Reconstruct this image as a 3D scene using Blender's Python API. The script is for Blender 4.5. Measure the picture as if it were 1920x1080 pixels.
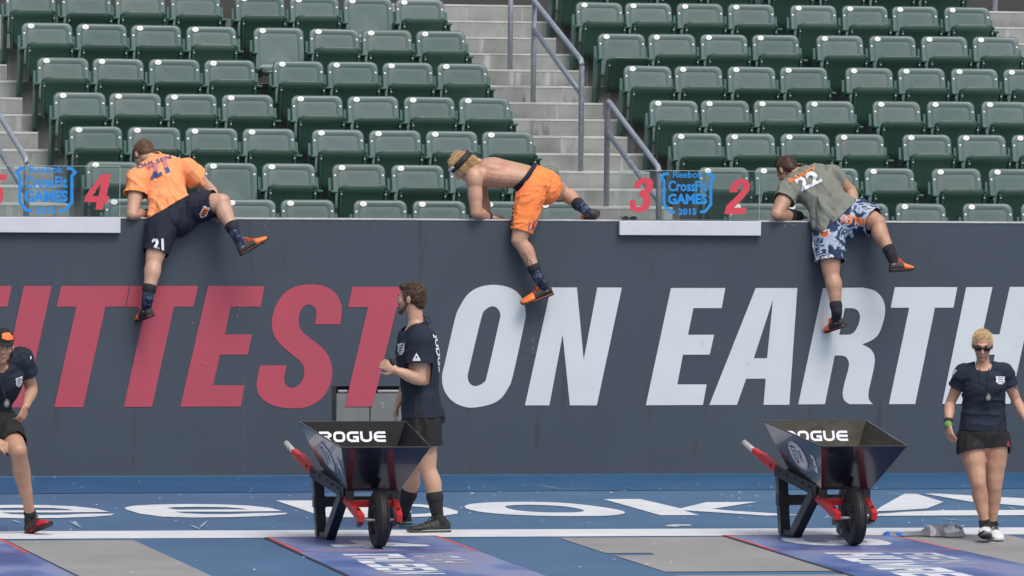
import bpy, bmesh, math, random
import numpy as np
from mathutils import Vector, Matrix, Quaternion, noise
from mathutils.geometry import tessellate_polygon
from mathutils.bvhtree import BVHTree

for o in list(bpy.data.objects):
    bpy.data.objects.remove(o)
scene = bpy.context.scene
COL = scene.collection
rnd = random.Random(7)

# ------------------------------------------------------------------ camera
FPX = 11500.0            # focal length in pixels of a 1920 wide frame
HC = 3.56                # camera height above the court
DW = 51.8                # distance to the wall
ROLL = 0.011
PITCH = math.atan(440.0 / FPX)
CAM = Vector((0, -DW, HC))
_F = Vector((0, math.cos(PITCH), -math.sin(PITCH)))
_R0 = Vector((1, 0, 0))
_U0 = Vector((0, math.sin(PITCH), math.cos(PITCH)))
_R = _R0 * math.cos(ROLL) + _U0 * math.sin(ROLL)
_U = -_R0 * math.sin(ROLL) + _U0 * math.cos(ROLL)
cam_data = bpy.data.cameras.new('camera')
cam_data.sensor_width = 36.0
cam_data.lens = FPX / 1920.0 * 36.0
cam_data.clip_start = 1.0
cam_data.clip_end = 2000.0
cam = bpy.data.objects.new('camera', cam_data)
COL.objects.link(cam)
M = Matrix(((_R.x, _U.x, -_F.x, CAM.x), (_R.y, _U.y, -_F.y, CAM.y), (_R.z, _U.z, -_F.z, CAM.z), (0, 0, 0, 1)))
cam.matrix_world = M
scene.camera = cam

# ------------------------------------------------------------------ sky and sun (bright overcast)
world = bpy.data.worlds.new('World')
scene.world = world
world.use_nodes = True
wn = world.node_tree.nodes
wl = world.node_tree.links
wn.clear()
w_out = wn.new('ShaderNodeOutputWorld')
w_bg = wn.new('ShaderNodeBackground')
w_sky = wn.new('ShaderNodeTexSky')
w_sky.sky_type = 'NISHITA'
w_sky.sun_disc = False
SUN_EL, SUN_AZ = math.radians(56), math.radians(152)   # azimuth clockwise from +Y: behind the camera, a little to the right
w_sky.sun_elevation = SUN_EL
w_sky.sun_rotation = SUN_AZ
w_sky.air_density = 1.0
w_sky.dust_density = 4.0
w_sky.ozone_density = 1.0
w_bg.inputs['Strength'].default_value = 0.125
w_hs = wn.new('ShaderNodeHueSaturation')               # cloud-veiled sky: much less blue than a clear one
w_hs.inputs['Saturation'].default_value = 0.55
wl.new(w_sky.outputs[0], w_hs.inputs['Color'])
wl.new(w_hs.outputs[0], w_bg.inputs[0])
wl.new(w_bg.outputs[0], w_out.inputs[0])
sun_d = bpy.data.lights.new('sun', 'SUN')
sun_d.energy = 1.5
sun_d.angle = math.radians(24)
sun_d.color = (1.0, 0.96, 0.9)
sun = bpy.data.objects.new('sun', sun_d)
COL.objects.link(sun)
sdir = Vector((math.sin(SUN_AZ) * math.cos(SUN_EL), math.cos(SUN_AZ) * math.cos(SUN_EL), math.sin(SUN_EL)))
sun.rotation_euler = sdir.to_track_quat('Z', 'Y').to_euler()
vs = scene.view_settings
vs.view_transform = 'Standard'
vs.look = 'None'
vs.exposure = 0.22
vs.gamma = 1.0
vs.use_curve_mapping = False

# ------------------------------------------------------------------ from the surveyed picture to the place
TANW = 0.21
PSI = math.atan(TANW)
WA = Vector((math.cos(PSI), math.sin(PSI), 0))     # along the wall, to the right
WN = Vector((-math.sin(PSI), math.cos(PSI), 0))    # into the stand
LPSI = math.radians(14.5)                          # the lanes
LU = Vector((math.sin(LPSI), -math.cos(LPSI), 0))  # along a lane towards the camera
LW = Vector((math.cos(LPSI), math.sin(LPSI), 0))   # across a lane, to the right

def ray(px, py):
    return (_F + _R * ((px - 960) / FPX) - _U * ((py - 540) / FPX))
def W(px, py, d=0.0):
    """point of the plane parallel to the wall, d metres behind its face"""
    r = ray(px, py)
    t = (d - (CAM.dot(WN))) / r.dot(WN)
    return CAM + r * t
def G(px, py, z=0.0):
    r = ray(px, py)
    return CAM + r * ((z - CAM.z) / r.z)
def PY(px, py, y):
    r = ray(px, py)
    return CAM + r * ((y - CAM.y) / r.y)
def proj(p):
    v = Vector(p) - CAM
    k = FPX / v.dot(_F)
    return (960 + v.dot(_R) * k, 540 - v.dot(_U) * k)

# ------------------------------------------------------------------ materials
MATS = {}
def mat(name, col, rough=0.6, col2=None, scale=8.0, detail=4.0, bump=0.0, bump_scale=60.0, metallic=0.0, spec=0.5,
        contrast=(0.35, 0.65), coat=0.0, stretch=None, sheen=0.0, sss=0.0):
    if name in MATS:
        return MATS[name]
    m = bpy.data.materials.new(name)
    m.use_nodes = True
    nt = m.node_tree
    b = nt.nodes['Principled BSDF']
    b.inputs['Base Color'].default_value = (*col, 1)
    b.inputs['Roughness'].default_value = rough
    b.inputs['Metallic'].default_value = metallic
    b.inputs['Specular IOR Level'].default_value = spec
    b.inputs['Coat Weight'].default_value = coat
    if sheen:
        b.inputs['Sheen Weight'].default_value = sheen
    if sss:
        b.inputs['Subsurface Weight'].default_value = sss
        b.inputs['Subsurface Radius'].default_value = (0.012, 0.005, 0.003)
        b.inputs['Subsurface Scale'].default_value = 1.0
    tc = nt.nodes.new('ShaderNodeTexCoord')
    src = tc.outputs['Object']
    if stretch:
        mp = nt.nodes.new('ShaderNodeMapping')
        mp.inputs['Scale'].default_value = stretch
        nt.links.new(src, mp.inputs['Vector'])
        src = mp.outputs['Vector']
    if col2 is not None:
        n = nt.nodes.new('ShaderNodeTexNoise')
        n.inputs['Scale'].default_value = scale
        n.inputs['Detail'].default_value = detail
        n.inputs['Roughness'].default_value = 0.6
        r = nt.nodes.new('ShaderNodeValToRGB')
        r.color_ramp.elements[0].position = contrast[0]
        r.color_ramp.elements[1].position = contrast[1]
        r.color_ramp.elements[0].color = (*col, 1)
        r.color_ramp.elements[1].color = (*col2, 1)
        nt.links.new(src, n.inputs['Vector'])
        nt.links.new(n.outputs['Fac'], r.inputs['Fac'])
        nt.links.new(r.outputs['Color'], b.inputs['Base Color'])
    if bump:
        n2 = nt.nodes.new('ShaderNodeTexNoise')
        n2.inputs['Scale'].default_value = bump_scale
        n2.inputs['Detail'].default_value = 3
        bp = nt.nodes.new('ShaderNodeBump')
        bp.inputs['Strength'].default_value = bump
        bp.inputs['Distance'].default_value = 0.01
        nt.links.new(src, n2.inputs['Vector'])
        nt.links.new(n2.outputs['Fac'], bp.inputs['Height'])
        nt.links.new(bp.outputs['Normal'], b.inputs['Normal'])
    MATS[name] = m
    return m

def speck_layer(m, col, scale, thr, rough_add=0.0, vec_scale=None):
    """adds small flecks of dirt or bare paint over a material's colour"""
    nt = m.node_tree
    b = nt.nodes['Principled BSDF']
    link = b.inputs['Base Color'].links
    tc = nt.nodes.new('ShaderNodeTexCoord')
    src = tc.outputs['Object']
    if vec_scale:
        mp = nt.nodes.new('ShaderNodeMapping')
        mp.inputs['Scale'].default_value = vec_scale
        nt.links.new(src, mp.inputs['Vector'])
        src = mp.outputs['Vector']
    n = nt.nodes.new('ShaderNodeTexNoise')
    n.inputs['Scale'].default_value = scale
    n.inputs['Detail'].default_value = 6
    n.inputs['Roughness'].default_value = 0.65
    r = nt.nodes.new('ShaderNodeValToRGB')
    r.color_ramp.elements[0].position = thr
    r.color_ramp.elements[1].position = min(1.0, thr + 0.08)
    r.color_ramp.elements[0].color = (0, 0, 0, 1)
    r.color_ramp.elements[1].color = (1, 1, 1, 1)
    mx = nt.nodes.new('ShaderNodeMix')
    mx.data_type = 'RGBA'
    nt.links.new(src, n.inputs['Vector'])
    nt.links.new(n.outputs['Fac'], r.inputs['Fac'])
    nt.links.new(r.outputs['Color'], mx.inputs[0])
    if link:
        nt.links.new(link[0].from_socket, mx.inputs[6])
    else:
        mx.inputs[6].default_value = b.inputs['Base Color'].default_value
    mx.inputs[7].default_value = (*col, 1)
    nt.links.new(mx.outputs[2], b.inputs['Base Color'])
    return m

# ------------------------------------------------------------------ object helpers
def mesh_obj(name, verts, faces, material=None, parent=None, smooth=False, mats=None, idx=None):
    me = bpy.data.meshes.new(name)
    me.from_pydata([tuple(v) for v in verts], [], [tuple(f) for f in faces])
    if mats:
        for mm in mats:
            me.materials.append(mm)
        if idx:
            me.polygons.foreach_set('material_index', idx)
    elif material:
        me.materials.append(material)
    if smooth:
        me.polygons.foreach_set('use_smooth', [True] * len(me.polygons))
    me.update()
    return link(name, me, parent)
def link(name, me, parent=None):
    o = bpy.data.objects.new(name, me)
    COL.objects.link(o)
    if parent is not None:
        o.parent = parent
    return o
def empty(name, loc=(0, 0, 0), rz=0.0):
    o = bpy.data.objects.new(name, None)
    o.empty_display_size = 0.1
    COL.objects.link(o)
    o.location = loc
    o.rotation_euler = (0, 0, rz)
    return o
def tag(o, label=None, cat=None, group=None, kind=None):
    if label: o['label'] = label
    if cat: o['category'] = cat
    if group: o['group'] = group
    if kind: o['kind'] = kind
    return o
def bm_obj(name, bm, material=None, parent=None, smooth=False, mats=None):
    me = bpy.data.meshes.new(name)
    bm.normal_update()
    bm.to_mesh(me)
    bm.free()
    for mm in (mats or ([material] if material else [])):
        me.materials.append(mm)
    if smooth:
        me.polygons.foreach_set('use_smooth', [True] * len(me.polygons))
    return link(name, me, parent)
def smooth_by_angle(o, ang=0.6):
    me = o.data
    me.polygons.foreach_set('use_smooth', [True] * len(me.polygons))
    bm = bmesh.new(); bm.from_mesh(me)
    for e in bm.edges:
        if len(e.link_faces) == 2 and e.calc_face_angle(0) > ang:
            e.smooth = False
    bm.to_mesh(me); bm.free()
    return o
def keep_in_world(o, parent):
    """parent a mesh made in world coordinates to an empty that has a place of its own"""
    o.parent = parent
    o.matrix_parent_inverse = (Matrix.Translation(parent.location) @ parent.rotation_euler.to_matrix().to_4x4()).inverted()
    return o

def box(bm, c, size, rot=None, bevel=0.0):
    """box into a bmesh; c centre, size full size, rot a 3x3"""
    r = bmesh.ops.create_cube(bm, size=1.0)
    vs_ = r['verts']
    bmesh.ops.scale(bm, vec=size, verts=vs_)
    if bevel:
        es = list({e for v in vs_ for e in v.link_edges})
        rb = bmesh.ops.bevel(bm, geom=es, offset=bevel, segments=2, profile=0.5, affect='EDGES')
        vs_ = list({v for f in rb['faces'] for v in f.verts} | {v for v in vs_ if v.is_valid})
    if rot is not None:
        bmesh.ops.rotate(bm, cent=(0, 0, 0), matrix=rot, verts=vs_)
    bmesh.ops.translate(bm, vec=Vector(c), verts=vs_)
    return vs_
def beam(bm, a, b, wdt, hgt, up=(0, 0, 1), bevel=0.0):
    """rectangular bar from a to b"""
    a, b = Vector(a), Vector(b)
    x = (b - a).normalized()
    y = Vector(up).cross(x).normalized()
    z = x.cross(y)
    rot = Matrix((x, y, z)).transposed()
    return box(bm, (a + b) / 2, ((b - a).length, wdt, hgt), rot, bevel)
def ring_frame(t, hint=(0, 0, 1)):
    t = t.normalized()
    h = Vector(hint)
    if abs(t.dot(h.normalized())) > 0.95:
        h = Vector((0, 1, 0)) if abs(t.y) < 0.9 else Vector((1, 0, 0))
    s = h.cross(t).normalized()
    return s, t.cross(s)
def tube(bm, pts, r, n=10, caps=True, hint=(0, 0, 1)):
    pts = [Vector(p) for p in pts]
    rr = r if isinstance(r, (list, tuple)) else [r] * len(pts)
    rings = []
    for i, p in enumerate(pts):
        t = (pts[min(i + 1, len(pts) - 1)] - pts[max(i - 1, 0)])
        s, u = ring_frame(t, hint)
        rings.append([bm.verts.new(p + (s * math.cos(2 * math.pi * k / n) + u * math.sin(2 * math.pi * k / n)) * rr[i]) for k in range(n)])
    for a, b in zip(rings[:-1], rings[1:]):
        for k in range(n):
            bm.faces.new((a[k], a[(k + 1) % n], b[(k + 1) % n], b[k]))
    if caps:
        bm.faces.new(rings[0][::-1]); bm.faces.new(rings[-1])
    return rings
def arc_path(pts, rad, seg=6):
    """polyline with its inner corners rounded"""
    pts = [Vector(p) for p in pts]
    out = [pts[0]]
    for a, b, c in zip(pts[:-2], pts[1:-1], pts[2:]):
        d1 = (a - b); d2 = (c - b)
        k = min(rad, d1.length * 0.45, d2.length * 0.45)
        p1 = b + d1.normalized() * k; p2 = b + d2.normalized() * k
        for i in range(seg + 1):
            t = i / seg
            out.append(p1 * (1 - t) ** 2 + b * 2 * t * (1 - t) + p2 * t * t)
    out.append(pts[-1])
    return out
def smooth_loop(pts, n=4, closed=True):
    """Catmull-Rom through 2D points"""
    P = [Vector((p[0], p[1])) for p in pts]
    L = len(P)
    out = []
    rng = range(L) if closed else range(L - 1)
    for i in rng:
        p0, p1, p2, p3 = P[(i - 1) % L], P[i], P[(i + 1) % L], P[(i + 2) % L]
        if not closed:
            if i == 0: p0 = p1
            if i == L - 2: p3 = p2
        for k in range(n):
            t = k / n
            out.append(0.5 * ((2 * p1) + (p2 - p0) * t + (2 * p0 - 5 * p1 + 4 * p2 - p3) * t * t + (3 * p1 - p0 - 3 * p2 + p3) * t ** 3))
    if not closed:
        out.append(P[-1])
    return [(v.x, v.y) for v in out]
def poly_sheet(name, loops, mapf, material, parent=None):
    """flat print: outlines (first outer, rest holes) in 2D, mapped to 3D"""
    L3 = [[Vector((p[0], p[1], 0)) for p in lp] for lp in loops]
    tris = tessellate_polygon(L3)
    flat = [p for lp in L3 for p in lp]
    V = [mapf(p.x, p.y) for p in flat]
    o = mesh_obj(name, V, [t[::-1] for t in tris], material, parent)
    return o
def poly_sheets(name, shapes, mapf, material, parent=None):
    V, F = [], []
    for loops in shapes:
        L3 = [[Vector((p[0], p[1], 0)) for p in lp] for lp in loops]
        tris = tessellate_polygon(L3)
        k = len(V)
        V += [mapf(p.x, p.y) for lp in L3 for p in lp]
        F += [tuple(k + i for i in t[::-1]) for t in tris]
    return mesh_obj(name, V, F, material, parent)
def prism(bm, loop, mapf, d0, d1):
    """extruded 2D outline; mapf(x, y, d) -> 3D"""
    A = [bm.verts.new(mapf(p[0], p[1], d0)) for p in loop]
    B = [bm.verts.new(mapf(p[0], p[1], d1)) for p in loop]
    n = len(loop)
    tris = tessellate_polygon([[Vector((p[0], p[1], 0)) for p in loop]])
    for t in tris:
        bm.faces.new([A[i] for i in t]); bm.faces.new([B[i] for i in reversed(t)])
    for i in range(n):
        bm.faces.new((A[i], B[i], B[(i + 1) % n], A[(i + 1) % n]))
def stroke_shape(pts, w):
    """outline of a thick mitred polyline"""
    P = [Vector((p[0], p[1])) for p in pts]
    Lf, Rt = [], []
    for i, p in enumerate(P):
        d1 = (p - P[i - 1]).normalized() if i else None
        d2 = (P[i + 1] - p).normalized() if i < len(P) - 1 else None
        if d1 is None: d1 = d2
        if d2 is None: d2 = d1
        n1 = Vector((-d1.y, d1.x)); n2 = Vector((-d2.y, d2.x))
        m = (n1 + n2)
        m = m / max(0.35, m.dot(n1)) if m.length > 1e-6 else n1
        Lf.append(p + m * w / 2); Rt.append(p - m * w / 2)
    return [[(v.x, v.y) for v in Lf + Rt[::-1]]]
_TXT = {}
def text_tris(s, bold=0.0, shear=0.0, sx=1.0, spacing=1.0):
    """outline font -> triangles normalised to height 1, left 0, baseline 0"""
    key = (s, bold, shear, sx, spacing)
    if key in _TXT:
        return _TXT[key]
    cu = bpy.data.curves.new('text', 'FONT')
    cu.body = s
    cu.size = 1.0
    cu.offset = bold
    cu.shear = shear
    cu.space_character = spacing
    cu.fill_mode = 'FRONT'
    cu.resolution_u = 3
    o = bpy.data.objects.new('text', cu)
    COL.objects.link(o)
    dg = bpy.context.evaluated_depsgraph_get()
    me = bpy.data.meshes.new_from_object(o.evaluated_get(dg))
    V = np.array([v.co[:] for v in me.vertices]).reshape(-1, 3)
    me.calc_loop_triangles()
    T = [tuple(t.vertices) for t in me.loop_triangles]
    bpy.data.objects.remove(o); bpy.data.curves.remove(cu); bpy.data.meshes.remove(me)
    lo = V.min(0); hi = V.max(0)
    V = (V - lo) / (hi[1] - lo[1])
    V[:, 0] *= sx
    _TXT[key] = (V, T, V[:, 0].max())
    return _TXT[key]
def text_sheet(name, s, mapf, material, parent=None, width=None, height=1.0, **kw):
    """mapf(u, v): u from 0 to width, v from 0 to height"""
    V, T, w = text_tris(s, **kw)
    kx = (width / w) if width else height
    P = [mapf(v[0] * kx, v[1] * height) for v in V]
    a, b, c = (P[i] for i in T[0])
    return mesh_obj(name, P, T, material, parent)
# ------------------------------------------------------------------ setting: court, wall, stand
m_court = mat('court_blue_paint', (0.050, 0.118, 0.222), 0.55, (0.062, 0.142, 0.262), scale=1.1, bump=0.06, bump_scale=90)
speck_layer(m_court, (0.13, 0.22, 0.34), 7.0, 0.66, vec_scale=(0.6, 2.6, 1))
m_court_dark = mat('court_dark_blue_paint', (0.010, 0.074, 0.180), 0.5, (0.014, 0.090, 0.21), scale=1.5, bump=0.06, bump_scale=90)
speck_layer(m_court_dark, (0.06, 0.17, 0.33), 9.0, 0.67, vec_scale=(0.5, 3, 1))
m_line = mat('white_line_paint', (0.70, 0.72, 0.75), 0.6, (0.60, 0.62, 0.66), scale=3, bump=0.05)
m_grey_paint = mat('grey_court_paint', (0.255, 0.248, 0.247), 0.6, (0.305, 0.297, 0.295), scale=1.3, bump=0.05)
m_conc = mat('concrete', (0.225, 0.236, 0.230), 0.85, (0.325, 0.337, 0.330), scale=2.6, detail=8, bump=0.25, bump_scale=40)
speck_layer(m_conc, (0.43, 0.44, 0.44), 1.5, 0.585, vec_scale=(4.5, 4.5, 0.35))
speck_layer(m_conc, (0.15, 0.155, 0.15), 1.9, 0.60, vec_scale=(3.0, 3.0, 0.6))
m_nose = mat('worn_concrete_nosing', (0.44, 0.45, 0.44), 0.85, (0.54, 0.55, 0.54), scale=6, bump=0.15, bump_scale=40)
m_terrace = mat('terrace_concrete', (0.14, 0.138, 0.135), 0.9, (0.19, 0.188, 0.184), scale=2.5, detail=7, bump=0.2, bump_scale=40)
m_wall = mat('wall_grey_paint', (0.042, 0.059, 0.081), 0.5, (0.049, 0.067, 0.091), scale=0.8, bump=0.05, bump_scale=150)
speck_layer(m_wall, (0.064, 0.081, 0.105), 6.0, 0.70, vec_scale=(0.7, 0.7, 2.0))
speck_layer(m_wall, (0.035, 0.047, 0.063), 3.2, 0.60, vec_scale=(2.2, 2.2, 0.25))
m_cap = mat('weathered_cap_metal', (0.40, 0.40, 0.42), 0.5, (0.52, 0.52, 0.54), scale=9, metallic=0.2)
m_red_vinyl = mat('red_vinyl', (0.45, 0.066, 0.105), 0.5, (0.41, 0.064, 0.10), scale=2.2, bump=0.03)
speck_layer(m_red_vinyl, (0.33, 0.09, 0.12), 4.0, 0.68)
m_white_vinyl = mat('white_vinyl', (0.63, 0.675, 0.71), 0.5, (0.59, 0.635, 0.675), scale=1.6, bump=0.03)
speck_layer(m_white_vinyl, (0.51, 0.55, 0.59), 5.0, 0.64)

ZERO = Vector((0, 0, 0))
# court: one sheet to the horizon
court = mesh_obj('court', [(-400, -400, 0), (400, -400, 0), (400, 400, 0), (-400, 400, 0)], [(0, 1, 2, 3)], m_court)
tag(court, 'matt blue painted court floor in front of the wall', 'court', kind='structure')
def flat(name, pts, z, m, label, parent=None):
    o = poly_sheet(name, [pts], lambda x, y: G(x, y, z), m, parent)
    tag(o, label, 'court marking', kind='structure')
    return o
flat('court_border', [(-700, 898.5), (2700, 883), (2700, 911.5), (-700, 929)], 0.004, m_court_dark, 'darker blue painted band along the foot of the wall')
flat('court_line', [(-700, 998.8), (2700, 985.8), (2700, 998.5), (-700, 1013.5)], 0.004, m_line, 'long white line painted across the blue court')
flat('court_box', [(14, 1014), (250, 1012.6), (490, 1122), (235, 1122)], 0.004, m_grey_paint, 'light grey painted box between the leftmost mat and the blue floor')
flat('court_box', [(1048, 1008.5), (1380, 1006), (1625, 1070), (1247, 1072), (1153, 1041.6), (1227, 1040.6), (1221, 1036.6), (1137, 1037.2)], 0.004, m_grey_paint, 'light grey painted box left of the mat under the numbered wheelbarrow')
flat('court_box', [(1660, 1004.5), (1889, 1003), (2160, 1062), (1960, 1085)], 0.004, m_grey_paint, 'light grey painted box under the woman in black shorts')
flat('court_box', [(1265, 1078.5), (1660, 1076.5), (1880, 1130), (1430, 1130)], 0.004, m_grey_paint, 'sliver of light grey paint at the bottom edge below a blue strip')

# lettering painted on the court
def court_letter(shapes, label):
    o = poly_sheets('court_letter', shapes, lambda x, y: G(x, y, 0.005), m_line)
    tag(o, label, 'lettering', group='white letters painted on the court', kind='structure')
E2 = [(530, 958.2), (430, 959.3), (327, 959.3), (345, 962.2), (385, 964.2), (430, 964.2), (460, 963), (478, 961.9), (540, 961.6), (534, 964.4), (500, 967.3), (430, 969.6), (367, 970.2), (305, 968.8), (262, 963), (236, 955), (234, 951.6), (250, 948.2), (285, 946.2), (345, 945), (410, 945.4), (465, 947.8), (505, 952)]
E2H = [(312, 952.4), (326, 951), (375, 950.2), (425, 951), (452, 953.3), (464, 955.2), (330, 955.4)]
court_letter([[E2, E2H]], 'white painted letter e, second from the left on the court')
court_letter([[[(x - 325, y + 1.5) for x, y in E2], [(x - 325, y + 1.5) for x, y in E2H]]], 'white painted letter e cut by the left edge of the picture')
bowl = smooth_loop([(600, 950), (690, 944.5), (775, 944.6), (835, 951), (861, 960), (845, 966), (775, 969.3), (690, 969.6), (640, 968), (615, 962)], 4)
bowlh = smooth_loop([(700, 952), (740, 949.5), (790, 950.5), (818, 957), (805, 962), (760, 964), (715, 961)], 4)
court_letter([[[(516.7, 938.3), (593, 938.2), (625, 949), (690, 944.5), (740, 943.7), (790, 945.5), (835, 951), (858, 958), (858, 963), (830, 967), (775, 969.4), (690, 969.8), (610, 969.8)], bowlh]], 'white painted letter b behind the left wheelbarrow')
oo = smooth_loop([(871, 949.5), (893, 943.6), (960, 941), (1040, 942), (1105, 947.5), (1155, 955), (1172, 961), (1150, 966), (1090, 967.6), (1000, 966.6), (925, 962.5), (885, 956.5)], 4)
oh = smooth_loop([(947, 949.5), (965, 947), (1005, 946.6), (1060, 949.5), (1094, 956.5), (1085, 960), (1050, 961), (1000, 959.6), (962, 955.5)], 4)
court_letter([[oo, oh]], 'white painted letter o in the middle of the court')
court_letter([[[(1131, 935.7), (1200.5, 935.5), (1276, 953), (1324, 941.5), (1421, 940.8), (1336, 954), (1370, 957.5), (1507, 965.6), (1437, 966.6), (1281, 956.6), (1311, 965.8), (1238.5, 966)]]], 'white painted letter k between the two wheelbarrows')
o = poly_sheets('court_emblem', [[[(1641, 958.5), (1652, 950), (1695.7, 925.6), (1719, 926), (1769, 941), (1738.5, 953), (1700, 956)]],
    [[(1733, 925.5), (1760, 925.6), (1990, 938), (1990, 954), (1819, 940.5), (1742, 927)]],
    [[(1620, 965.5), (1700, 959.5), (1763, 957), (1990, 955.4), (1990, 965.4), (1620, 967.3)]]], lambda x, y: G(x, y, 0.005), m_line)
tag(o, 'white triangular emblem painted on the court behind the woman', 'lettering', kind='structure')
o = poly_sheets('paint_scuff', [[[(1246, 985), (1262, 982.8), (1279, 983.2), (1297, 982.6), (1293, 984.6), (1299, 986.2), (1276, 986), (1268, 987.6), (1251, 986.8)]]], lambda x, y: G(x, y, 0.005), mat('pale_smear', (.42, .47, .53), .7))
tag(o, 'small white paint smear on the court below the letter k', 'scuff', kind='structure')
# flecks of litter and chalk on the court
fv, ff = [], []
for i in range(330):
    px, py = rnd.uniform(-20, 1940), rnd.choice([rnd.uniform(893, 1000), rnd.uniform(893, 1078)])
    c = G(px, py, 0.0065)
    s = rnd.choice([0.004, 0.005, 0.006, 0.008, 0.011]) * rnd.uniform(0.7, 1.25)
    a0 = rnd.uniform(0, 6)
    k = len(fv)
    for q in range(5):
        fv.append(c + Vector((math.cos(a0 + q * 1.257) * s * rnd.uniform(.7, 1.5), math.sin(a0 + q * 1.257) * s * rnd.uniform(.8, 2.2), rnd.uniform(0, 0.006))))
    ff.append(tuple(range(k, k + 5)))
o = mesh_obj('chalk_flecks', fv, ff, mat('chalk_white', (0.72, 0.74, 0.76), 0.8))
tag(o, 'scattered white chalk and paper flecks on the blue court', 'flecks', kind='stuff')
# long pale scrapes
sv, sf = [], []
for (x0, y0, x1, y1, wd) in [(130, 976.5, 155, 990, .03), (138, 976, 146, 985, .03), (356, 983.5, 376, 993, .025), (372, 992, 390, 974.5, .02), (1745, 970, 1830, 978, .03), (1660, 924, 1716, 929, .02), (1785, 971.5, 1850, 977, .015), (1000, 908, 1060, 918, .02), (30, 930, 60, 938, .02), (20, 974, 40, 981, .03), (585, 990, 640, 992, .02), (1890, 949, 1905, 956, .02)]:
    a, b = G(x0, y0, 0.0075), G(x1, y1, 0.0075)
    n = (b - a).cross(Vector((0, 0, 1))).normalized() * wd * 0.5
    k = len(sv)
    sv += [a, a.lerp(b, .5) + n, b, a.lerp(b, .5) - n]
    sf.append((k, k + 1, k + 2, k + 3))
o = mesh_obj('floor_scrapes', sv, sf, mat('scrape_pale', (0.34, 0.44, 0.56), 0.7))
tag(o, 'pale scrape marks scratched into the blue court paint', 'scrapes', kind='stuff')

# ---- the wall
ZT = W(960, 414.2).z
DOOR = (622, 768, 724.0)      # left, right, top in the picture
xl, xr = W(-260, 600), W(2180, 600)
dl, dr = W(DOOR[0], 800), W(DOOR[1], 800)
zd = W(690, DOOR[2]).z
def along(p): return Vector((p.x, p.y, 0)).dot(WA)
def wp(a, z, d): 
    v = WA * a + WN * d
    return Vector((v.x, v.y, z))
wall_root = empty('field_wall', (0, 0, 0), PSI)
def wall_box(bm, a0, a1, z0, z1, d0, d1, bevel=0):
    box(bm, ((a0 + a1) / 2, (d0 + d1) / 2, (z0 + z1) / 2), (a1 - a0, d1 - d0, z1 - z0), None, bevel)
bm = bmesh.new()
A0, A1, AD0, AD1 = along(xl), along(xr), along(dl), along(dr)
THK = 0.24
wall_box(bm, A0, AD0, 0, ZT, 0, THK)
wall_box(bm, AD1, A1, 0, ZT, 0, THK)
wall_box(bm, AD0, AD1, zd, ZT, 0, THK)
bm_obj('wall', bm, m_wall, wall_root)
bm = bmesh.new()
GL = [(along(W(-255, 420)), along(W(226, 420))), (along(W(1159.5, 430)), along(W(1427, 430)))]
wall_box(bm, A0, A1, ZT, ZT + 0.012, -0.006, THK + 0.006, 0.003)
bm_obj('wall_cap', bm, m_cap, wall_root)
tag(wall_root, 'long dark grey painted wall with red and white slogan lettering', 'wall')
# letters
def wl_map(x, y):
    p = W(x, y, -0.004)
    return Vector((p.dot(WA), p.dot(WN), p.z))
LET = {
 'F': [[(-110, 536), (22, 536), (13.5, 575), (-65, 575), (-75, 622), (-10, 622), (-18, 660), (-84, 660), (-107, 764), (-160, 764)]],
 'I': [[(45, 536), (97, 536), (47, 764), (-5, 764)]],
 'T': [[(115, 536), (242.3, 536), (234.5, 575), (197.7, 575), (155.7, 763.4), (101.7, 763.4), (143.3, 575), (106, 575)]],
 'T2': [[(244.8, 536), (371.7, 536), (362.7, 575), (326, 575), (285, 762.8), (232.3, 762.8), (272.5, 575), (236.3, 575)]],
 'E': [[(390, 536), (495.7, 536.5), (489, 575), (432.3, 575), (421.7, 626.9), (472.7, 627.2), (464.3, 665), (412.3, 665), (399.3, 722.3), (458.7, 722.3), (451.7, 762.3), (338.3, 762.5)]],
 'T3': [[(660.7, 537.6), (788, 537.8), (779, 575.8), (744, 575.8), (698.3, 762.3), (646.5, 762.3), (690, 575.8), (652.7, 575.8)]],
 'N': [[(1033, 539), (1081.7, 539), (1094.4, 675), (1120, 539), (1166, 539.2), (1119, 760), (1068.5, 760), (1055, 627), (1030, 760), (984.3, 760)]],
 'E2': [[(1258, 540), (1360, 540), (1353, 577.7), (1300, 577.7), (1290, 627.7), (1339, 627.7), (1330.7, 665), (1280.5, 665), (1270, 720.7), (1325, 720.7), (1318, 759.3), (1211, 759.8)]],
 'A': [[(1417, 540), (1495, 540), (1480, 759), (1431.7, 759), (1435.7, 710), (1399, 710), (1381.7, 759.3), (1330, 759.3)], [(1449.3, 561.7), (1438.3, 671.7), (1413.3, 671.7)]],
 'T4': [[(1678, 538.3), (1795, 538.3), (1787.7, 576.8), (1753, 576.8), (1716, 757.6), (1666.7, 757.7), (1705, 577), (1670, 576.9)]],
 'H': [[(1811.7, 538.3), (1861, 538.3), (1841.7, 627), (1874, 627), (1893.3, 537.9), (1942, 537.9), (1894, 757), (1845, 757), (1865.5, 665), (1833, 665), (1813, 757.2), (1766.7, 757.2)]],
}
S_up = smooth_loop([(590, 608), (593.3, 592), (592, 580), (586, 573), (578, 571.2), (570, 574), (563, 584), (560, 598), (561, 612), (568, 623), (580, 633), (605, 653), (618, 672), (623, 694), (621, 714), (612, 736), (596, 753), (575, 763), (550, 765.8), (524, 763.5), (501, 755), (486, 741), (481, 724), (483, 705), (487.3, 685)], 4, False)
S_lo = smooth_loop([(537.3, 685), (533, 706), (534.5, 719), (543, 726.5), (554, 725.5), (565, 716), (570, 702), (569, 688), (561, 676), (548, 665), (524, 644), (513, 627), (509.7, 607), (512, 588), (520, 568), (533, 550), (551, 538.5), (578, 533.3), (604, 535.5), (624, 545), (636, 560), (641, 580), (638.3, 608)], 4, False)
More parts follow.
